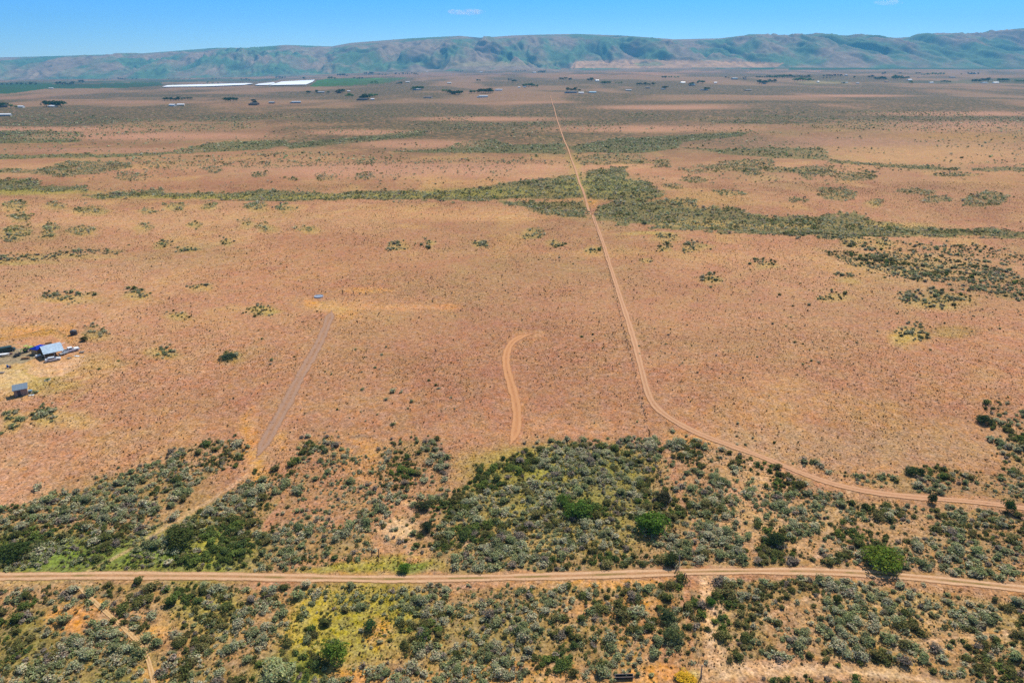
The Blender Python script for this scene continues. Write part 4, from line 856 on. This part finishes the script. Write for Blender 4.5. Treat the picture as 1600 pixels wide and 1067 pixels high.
e = empty('hand_cart', unp(46, 613.5), .3); m_ = MB(); m_.prism([(-.7,.4),(.7,.4),(.9,.9),(-.9,.9)], -.5, .5); m_.build('tub', plain('steel_blue', (.2, .32, .4), .5), e); m_ = MB(); [m_.bar((-.8, s_ * .35, .7), (-1.7, s_ * .35, .85), .03) for s_ in (-1, 1)]; m_.build('handle', M_BLK, e); wheels(e, (.4,), .58, .28, .1); tag(e, 'steel-blue cart standing between the small shed and the mauve sheet', 'cart')
bigbush('planted_shrub', 74, 594, 7, 1.0, L8(90,130,90,1.0), 'tiny green shrub in a pale ring on the homestead yard', seed=40, nl=500)
q = MB(); n = 20; v = []; 
for rr, zz in ((.95, -.05), (.95, .14), (.75, .14), (.75, -.05)): v += [(rr * math.cos(6.2832 * k / n), rr * math.sin(6.2832 * k / n), zz) for k in range(n)]
q.add(v, [(l_ * n + k, l_ * n + (k + 1) % n, (l_ + 1) * n + (k + 1) % n, (l_ + 1) * n + k) for l_ in range(3) for k in range(n)]); tag(q.build('stone_ring', plain('pale_stone', (.5, .46, .4), .9), None, unp(74, 594)), 'pale stone ring around the tiny shrub', 'ring')
M_RUST = plain('rust_metal', (.22, .08, .04), .8); M_BLUE = plain('blue_plastic', (.03, .12, .35), .5)
for a_, b_, m__, lb in [(12, 574, M_BLUE, 'blue barrel on the pale track below the gravel yard'), (16, 575, M_RUST, 'rusty barrel beside the blue one on the pale track'), (67, 560, M_BLK, 'black barrel at the left end of the carport')]:
    e = empty('barrel', unp(a_, b_)); q = MB(); q.cyl((0, 0, 0), .32, .95, n=14).cyl((0, 0, .3), .34, .05, n=14).cyl((0, 0, .62), .34, .05, n=14); q.build('drum', m__, e); q = MB(); q.cyl((0, 0, .95), .28, .03, n=12); q.build('lid', M_STEEL, e); tag(e, lb, 'barrel')
def stack(a_, b_, n_, w_, d_, m__, lb, nm, ct, rz=.3):
    e = empty(nm, unp(a_, b_), rz)
    for k in range(n_):
        q = MB()
        for j in range(6): q.box(-w_ / 2 + j * w_ / 6, -w_ / 2 + (j + .75) * w_ / 6, -d_ / 2, d_ / 2, k * .17 + .1, k * .17 + .13)
        for j in (-.45, 0, .42): q.box(-w_ / 2, w_ / 2, j * d_ - .04, j * d_ + .04, k * .17, k * .17 + .097)
        q.build('board', m__, e)
    return tag(e, lb, ct)
stack(128, 551, 3, 1.3, 1.1, M_WOOD, 'grey pallet stack right of the pickup', 'pallet_stack', 'pallets'); stack(40, 561, 5, 2.6, .8, M_PLY, 'yellow lumber pile at the yard edge below the tractor', 'lumber_pile', 'lumber'); stack(108, 560, 2, 1.2, 1.0, M_WOOD, 'low grey pallet pair below the pickup', 'pallet_stack', 'pallets', -.2); stack(76, 537, 4, 2.2, .7, M_PLY, 'lumber pile behind the tarped shed', 'lumber_pile', 'lumber', .5)
e = empty('cargo_van', unp(12, 549.5), heading((4, 550.5), (20, 547.5)))
m_ = MB(); m_.prism([(-2.5,.45),(2.45,.45),(2.5,.9),(1.9,1.15),(1.35,2.0),(-2.5,2.1)], -.95, .95); m_.build('body', plain('dark_green_paint', (.03, .06, .045), .4, 0, .1), e)
m_ = MB(); m_.box(.2, 1.1, -.965, -.953, 1.25, 1.75).box(.2, 1.1, .953, .965, 1.25, 1.75); m_.add([(1.87,-.75,1.2),(1.87,.75,1.2),(1.42,.72,1.9),(1.42,-.72,1.9)], [(0,1,2,3)]); m_.build('window', M_GLASS, e); wheels(e, (-1.6, 1.6), .88, .36)
tag(e, 'dark green van at the upper edge of the gravel yard', 'van')
# ------------------------------------------------------------ far farms: houses, trees, netting
far_trees = []
def treemesh(seed, col):
    V, Qd, T = leafcloud(150, .09, 9, seed=seed, squash=1.0, core=False, jag=.6); V = V * np.array([1, 1, .95]) + np.array([0, 0, .06])
    return npmesh('crown', V, Qd, M_LEAF, T * col)
TCOL = [L8(50,80,48,1.0), L8(66,98,48,1.0), L8(96,130,60,1.0), L8(44,66,56,1.0)]
tm_ = [[treemesh(500 + 10 * a + b_, TCOL[a]) for b_ in range(3)] for a in range(4)]
tk = MB(); tk.cyl((0, 0, -.1), .03, .5, n=6, r2=.018); trunk = tk.mesh('trunk', M_BARK)
KN = ['dark green farm tree', 'mid-green farm tree', 'pale leafy farm tree', 'blue-green evergreen']
def fplace(px, py):
    p = unp(px, py)
    return p
def trees(x0, x1, y, n, h_, kind, where, wf=1.25):
    for k in range(n):
        px = x0 + (x1 - x0) * ((k + .5) / n) + rng.normal(0, .3); p = fplace(px, y + rng.normal(0, .25)); hh = h_ * 1.55 * rng.uniform(.7, 1.25)
        e = empty('farm_tree', p - np.array([0, 0, .2]), rng.uniform(0, 6)); e.scale = (hh * wf * rng.uniform(.85, 1.2), hh * wf, hh)
        c_ = link('crown', tm_[kind][int(rng.integers(0, 3))], e); t_ = link('trunk', trunk, e)
        od = '' if n == 1 else (', leftmost' if k == 0 else (', rightmost' if k == n - 1 else ', ' + ['', 'second', 'third', 'fourth', 'fifth', 'sixth', 'seventh', 'eighth', 'ninth', 'tenth', 'eleventh'][k] + ' from left'))
        tag(e, f'{KN[kind]} {where}{od}', 'tree', 'farm trees ' + where)
def TT_(*a): trees(*a)
for a in [(70,98,167.5,5,13,0,'by the farmhouse far left'),(-4,9,168,3,11,0,'at the far left edge'),(14,28,169,2,7,2,'just right of the far left edge'),(255,282,158,6,9,0,'in the long left windbreak'),(282,300,156,4,7,0,'at the thin end of the left windbreak'),(350,371,158.5,5,10,0,'around the second windbreak'),
          (395,401,163.5,2,9,3,'by the dark barn'),(88,116,133,7,13,3,'along the left orchard edge'),(0,60,133.5,8,10,3,'behind the left orchard'),(122,132,130,2,18,3,'standing above the left orchard'),(183,197,124.5,4,14,3,'at the foot of the left hills'),(205,215,124.5,2,13,3,'right of the left foothill group'),(160,175,125,3,9,3,'left of the foothill group'),
          (260,300,124,5,9,0,'under the middle-left hills'),(330,345,124.5,3,9,0,'left of the white netting end'),(375,392,126,4,11,3,'above the white netting'),
          (430,448,123,4,14,3,'beyond the white netting'),(474,477,124.5,1,14,0,'alone above the green field'),(513,524,124,3,13,1,'at the upper left of the green field'),(526,545,119.5,5,15,3,'in the dark clump beyond the green field'),(568,583,117,5,17,3,'in the tallest clump beyond the green field'),(590,604,118,3,11,0,'right of the tallest clump'),(616,632,117,3,13,3,'left of the hedge of evergreens'),(632,655,116.8,7,10,3,'in the hedge of evergreens'),
          (577,592,131,4,9,2,'on the pale edge of the green field'),(552,568,123.5,4,9,0,'along the top of the green field'),(479,485,146,2,8,0,'by the leftmost plain house'),(493,497,146,1,9,0,'between the plain houses'),(512,516,146,1,9,0,'left of the brown house'),(524,538,146,3,10,0,'around the brown house'),(540,552,152,3,10,2,'left of the dark-roofed home'),(562,576,155,4,10,0,'around the dark-roofed home'),(576,588,152,3,9,2,'right of the dark-roofed home'),
          (619,628,132,3,9,0,'by the roadside home'),(644,660,141,5,11,1,'around the white-roofed home'),(690,700,143.5,3,8,2,'left of the long green yard'),(700,721,148,6,11,0,'in the long green yard'),(735,748,146,3,10,1,'left of the cream home'),(750,771,146,6,13,0,'around the cream home'),(743,752,127.5,2,9,0,'north of the cream home'),(794,800,126.5,2,9,3,'by the small northern home'),(711,724,112.8,4,10,3,'at the hill foot north of the cream home'),(757,768,113.5,3,8,3,'by the white hill-foot barn'),
          (805,823,111.5,5,9,3,'at the hill foot left of the tan building'),(840,852,114.5,4,16,3,'beside the tan building'),(800,806,129,2,11,0,'left of the bushy yard'),(816,842,136,6,12,1,'in the bushy yard'),(874,886,125,3,11,0,'by the dark northern roof'),(887,894,125.5,2,9,3,'right of the dark northern roof'),(919,925,127,2,12,0,'by the white barn'),(884,908,143,4,9,0,'around the large house'),(940,953,131.5,4,9,1,'right of the white barn'),(960,973,131,3,8,2,'further right of the white barn'),
          (994,1022,133.5,7,9,0,'in the dark row'),(1034,1041,122.5,2,15,0,'alone north of the dark row'),(1043,1062,122,4,8,2,'in the pale northern hedge'),(1077,1084,134,2,12,0,'by the two white homes'),(1088,1100,130.5,4,9,1,'right of the two white homes'),(1132,1140,122.5,2,8,0,'left of the blue house'),(1160,1167,123.5,2,9,3,'right of the blue house'),(1100,1108,141,2,8,0,'by the long dark roof'),(1035,1043,140,2,8,3,'by the brown home'),
          (1182,1200,122,5,10,0,'in the eastern windbreak, left part'),(1200,1228,122.5,7,14,1,'in the eastern windbreak, middle part'),(1228,1266,121.5,10,12,0,'in the eastern windbreak, right part'),(1240,1272,127.5,8,14,2,'in the leafy eastern grove'),(1184,1200,131.5,4,13,0,'left of the leafy grove'),(1200,1212,129,3,11,0,'touching the leafy grove'),(1285,1316,119.8,7,10,3,'in the northern evergreen row'),(1283,1300,123,3,8,0,'below the evergreen row'),(1316,1321,131,1,7,0,'by the yard of the grey home'),
          (1333,1337,122,1,11,0,'alone in the eastern field'),(1357,1364,122,2,14,3,'left of the eastern village grove'),(1366,1386,125,6,13,0,'in the eastern village grove'),(1378,1384,116.5,2,12,3,'behind the village grove'),(1394,1420,124,7,15,1,'in the village grove, right half'),(1421,1427,131,2,10,2,'below the village grove'),(1404,1410,115.5,2,9,3,'above the village grove'),(1430,1437,116,2,12,0,'at the head of the village hedge'),(1438,1476,117.5,9,11,2,'in the village hedge'),(1470,1486,129,4,9,1,'by the lone white roof'),
          (1518,1533,128.5,5,11,0,'in the far right grove'),(1533,1546,127.5,4,14,0,'in the taller far right grove'),(1558,1575,127.5,5,11,1,'at the right end of the far grove'),(1474,1477,104.8,1,16,3,'alone on the orchard skyline'),(1501,1504,117,1,10,0,'left of the grey eastern home'),(1510,1530,116.5,4,9,3,'behind the grey eastern home'),(1586,1604,128,5,9,2,'at the right edge'),(320,345,131,3,8,2,'over the white netting')]:
    trees(*a)
HM = {}
def hm(n_, c, r_=.7):
    if n_ not in HM: HM[n_] = plain(n_, c, r_, 0, .12, .3)
    return HM[n_]
def house(px, py, w_, d_, h_, wall, roof, label, name='farm_house', rz=0, cat='house', garage=False):
    e = empty(name, fplace(px, py), rz); gable(e, w_, d_, h_, h_ + d_ * .22, .5, roof, wall)
    n = max(2, int(w_ / 3.5))
    for k in range(n):
        x_ = -w_ / 2 + w_ * (k + .5) / n; q = MB()
        if k == n // 2: q.box(x_ - .5, x_ + .5, -d_ / 2 - .04, -d_ / 2 - .003, 0, 2.1); q.build('door', hm('house_door', (.15, .1, .08)), e)
        else: q.box(x_ - .6, x_ + .6, -d_ / 2 - .04, -d_ / 2 - .003, 1, 2.1); q.build('window', M_GLASS, e)
    if garage: q = MB(); q.box(-w_ / 2 - 5, -w_ / 2 - .003, -d_ / 2 + .5, d_ / 2 - .6, 0, h_ - .4); q.build('garage', wall, e)
    return tag(e, label, cat)
WW = hm('white_siding', (.75, .74, .7)); CR = hm('cream_siding', (.62, .52, .4)); GY = hm('grey_siding', (.3, .31, .33)); BR = hm('brown_siding', (.25, .16, .11)); WR = hm('white_roofing', (.8, .8, .8), .4); DR = hm('dark_roofing', (.07, .075, .09)); GRR = hm('grey_roofing', (.33, .38, .44)); BLR = hm('blue_roofing', (.25, .42, .52)); TN = hm('tan_siding', (.6, .45, .3)); RD = hm('red_roofing', (.3, .12, .09))
for a in [(893,146,34,12,4.5,GY,DR,'large dark-roofed house right of the track end'),(908,146.5,16,8,3,WW,WR,'white outbuilding attached to the right of the large house yard'),(926,146,22,12,3,GY,BLR,'low house with a blue-green roof right of the large house'),(933,127.5,18,12,5,WW,WR,'white barn north of the blue-green roof'),(835,114.5,26,14,6,CR,WR,'cream building at the hill foot beside dark trees'),(868,112.5,60,12,4,TN,TN,'long tan building at the hill foot'),
          (982,142.5,20,9,3,BR,GRR,'low grey-roofed home left of the dark one'),(1012,138.5,18,9,3.5,BR,DR,'dark-roofed home between the grey one and the brown one'),(1036,140,14,8,3,WW,DR,'small pale home with a dark roof by two trees'),(1067,130,22,9,3,WW,WR,'long white home, left of two'),(1082,134,22,11,4.5,GY,BLR,'blue-grey home just below the long white one'),(1118,130.5,14,8,4,WW,WR,'small white home, right of two'),
          (1148,124.5,26,12,6,GY,BLR,'pale blue house on the rise'),(1164,124.5,14,9,5,BR,DR,'dark house right of the pale blue one'),(1101,141.5,26,8,3,GY,DR,'long dark-roofed home near the plain edge'),(1169,142,22,8,3,BR,DR,'low dark home on the right of the long one'),(1194,131.5,14,8,4,WW,GRR,'grey-roofed home at the windbreak'),(820,137,10,7,3,GY,BLR,'blue-roofed hut in the bushy yard'),(811,137.5,9,6,3,WW,WR,'white hut left of the bushy yard'),
          (1278,129.5,10,8,5,WW,WR,'tiny white tower-like home by the yellow yard'),(1320,130.5,26,9,3,BR,GRR,'grey-roofed home below the yellow yard'),(1340,131,12,7,3,WW,GRR,'small home right of the grey-roofed one'),(1421,126,26,12,4,WW,WR,'bright white barn below the village grove'),(1385,128.5,16,8,3,BR,RD,'red-roofed home left of the bright white barn'),(1455,130,20,9,3,WW,WR,'lone white roof in the eastern plain'),(1538,130.5,26,10,3.5,WW,GRR,'long pale home, left of the far right pair'),(1556,130.5,22,10,4,WW,WR,'bright white barn of the far right pair'),
          (1322,118.5,16,9,5,WW,GRR,'pale home beside the northern evergreen row'),(1488,121.5,30,12,4,GY,DR,'dark-roofed eastern home on the rise'),(1520,116,40,14,6,GY,GRR,'grey eastern home behind evergreens'),(1436,122,16,8,3,TN,RD,'small red-roofed home right of the grove'),
          (463,161.5,22,9,3,GY,GRR,'grey-roofed home with a pale drive on the left plain'),(425,162,14,7,3,BR,GRR,'small brown home left of the pale drive'),(568,157,30,11,4,BR,DR,'dark-roofed home among bushes'),(582,156.5,10,7,3,WW,WR,'white hut beside the dark-roofed home'),(637,129.5,20,9,4,TN,WR,'tan home at the far road'),(652,141,24,11,3.5,GY,WR,'white-roofed home under green trees'),(670,153.5,22,10,4,CR,BR,'brown-roofed cream home on the plain edge'),(755,152.5,26,10,4,WW,GRR,'cream home below the dark trees'),(780,142,22,6,4,WW,WR,'white long shed right of the cream home'),
          (702,131,20,9,4,TN,WR,'tan home with pale roof, upper plain'),(667,113,18,9,5,WW,WR,'white farmhouse standing at the hill foot'),(752,113.5,26,10,5,WW,WR,'white barn standing at the hill foot'),(502,145.5,22,9,3,BR,GRR,'leftmost house of the left plain row'),(530,145.5,16,8,3.5,BR,BR,'brown house in the left plain row'),(708,147,14,8,3,BR,DR,'dark home in the long green yard'),
          (5,168,20,9,4,BR,DR,'dark home at the far left edge'),(82,168,20,9,3,TN,WR,'farmhouse behind trees far left'),(80,139.5,18,8,4,TN,WR,'pale hut on the orchard edge'),(270,166,16,8,3,WW,WR,'small white home, left of two below the windbreak'),(283,165.5,16,8,3,TN,WR,'small pale home, right of two below the windbreak'),(398,164.5,22,9,4,BR,DR,'dark barn right of the second windbreak'),(9,181.5,20,8,3,GY,WR,'white-roofed trailer home at the left edge'),(33,168.5,14,7,3,WW,WR,'white hut right of the far left trees'),(545,144,10,7,3,TN,WR,'pale hut right of the brown house')]:
    house(*a, rz=rng.uniform(-.4, .4), garage=bool(a[2] > 20))
M_NET = plain('white_netting', (.85, .86, .88), .6, 0, .06, .01)
def netting(P, label):
    W_ = [unp(*p) for p in P]; c = np.mean(W_, 0); e = empty('netting_canopy', c); n = len(P)
    q = MB(); v = [(*(p[:2] - c[:2]), p[2] - c[2] + 4.0) for p in W_] + [(*(p[:2] - c[:2]), p[2] - c[2] + 4.3) for p in W_]
    q.add(v, [tuple(range(n - 1, -1, -1)), tuple(range(n, 2 * n))] + [(i, (i + 1) % n, (i + 1) % n + n, i + n) for i in range(n)]); q.build('net', M_NET, e)
    for p in W_: k = MB(); k.bar(tuple(p - c - np.array([0, 0, 1])), tuple(p - c + np.array([0, 0, 4.0])), .15); k.build('pole', M_WOOD, e)
    return tag(e, label, 'netting')
netting([(253,137.3),(262,134.8),(330,133.3),(385,131.2),(396,131.8),(380,134.2),(320,136.5)], 'long thin strip of white orchard netting, leftmost of three')
netting([(398,134.6),(404,132.2),(428,129.8),(430,131.5),(418,134.4)], 'short piece of white orchard netting, middle of three')
netting([(420,134.8),(440,128.8),(492,126),(488,129.5),(478,133.6)], 'broad white orchard netting beside the bright green field')
# ------------------------------------------------------------ two small clouds, outside the haze
def cloud(px, py, D_, sx, sz, label, seed, dens):
    r, dy, dz = raydir(px, py); k = D_ / dy; loc = (r * k, D_, H + dz * k)
    import bmesh
    bm = bmesh.new(); rr = random.Random(seed)
    for q in range(16):
        a = bmesh.ops.create_icosphere(bm, subdivisions=2, radius=1)['verts']; f = rr.uniform(-1, 1); s_ = (1 - f * f) ** .5 * rr.uniform(.35, .6) + .12
        for v_ in a: v_.co = (v_.co.x * s_ * sx * .42 + f * sx * .5, v_.co.y * s_ * sx * .3, v_.co.z * s_ * sz * .5 + rr.uniform(-.1, .1) * sz * s_)
    me = bpy.data.meshes.new('cloud'); bm.to_mesh(me); bm.free()
    rm_ = None; o = link('cloud', me, None, loc)
    md = o.modifiers.new('remesh', 'REMESH'); md.mode = 'VOXEL'; md.voxel_size = sz * .09
    m, t, b = mat('cloud_vapour'); t.nodes.remove(b); pv = N(t, 'ShaderNodeVolumePrincipled'); pv.inputs['Color'].default_value = (1, 1, 1, 1); pv.inputs['Anisotropy'].default_value = .55
    tc = N(t, 'ShaderNodeTexCoord').outputs['Object']; f_ = noise(t, tc, 5.0 / sx, 6, .7); 
    t.links.new(mrange(t, f_, .44, .68, 0, dens), pv.inputs['Density']); t.links.new(pv.outputs[0], t.nodes['Material Output'].inputs['Volume']); me.materials.append(m)
    return tag(o, label, 'cloud', None, 'thing')
cloud(729, 19, 26000, 1250, 330, 'small wispy white cloud high over the middle of the ridge', 3, .006)
cloud(1388, 4, 26000, 900, 300, 'faint wisp of cloud at the top edge right of centre', 5, .003)
# ------------------------------------------------------------ haze
q = MB(); q.box(-16000, 16000, -1200, 13800, -420, 900); hz = q.build('haze', None); tag(hz, 'thin blue haze over the plain and hills', 'haze', None, 'stuff')
m, t, b = mat('haze_air'); t.nodes.remove(b); pv = N(t, 'ShaderNodeVolumePrincipled'); pv.inputs['Color'].default_value = (.17, .60, 1.0, 1)
pv.inputs['Density'].default_value = 5.4e-5; pv.inputs['Anisotropy'].default_value = 0.0
t.links.new(pv.outputs[0], t.nodes['Material Output'].inputs['Volume']); hz.data.materials.append(m)
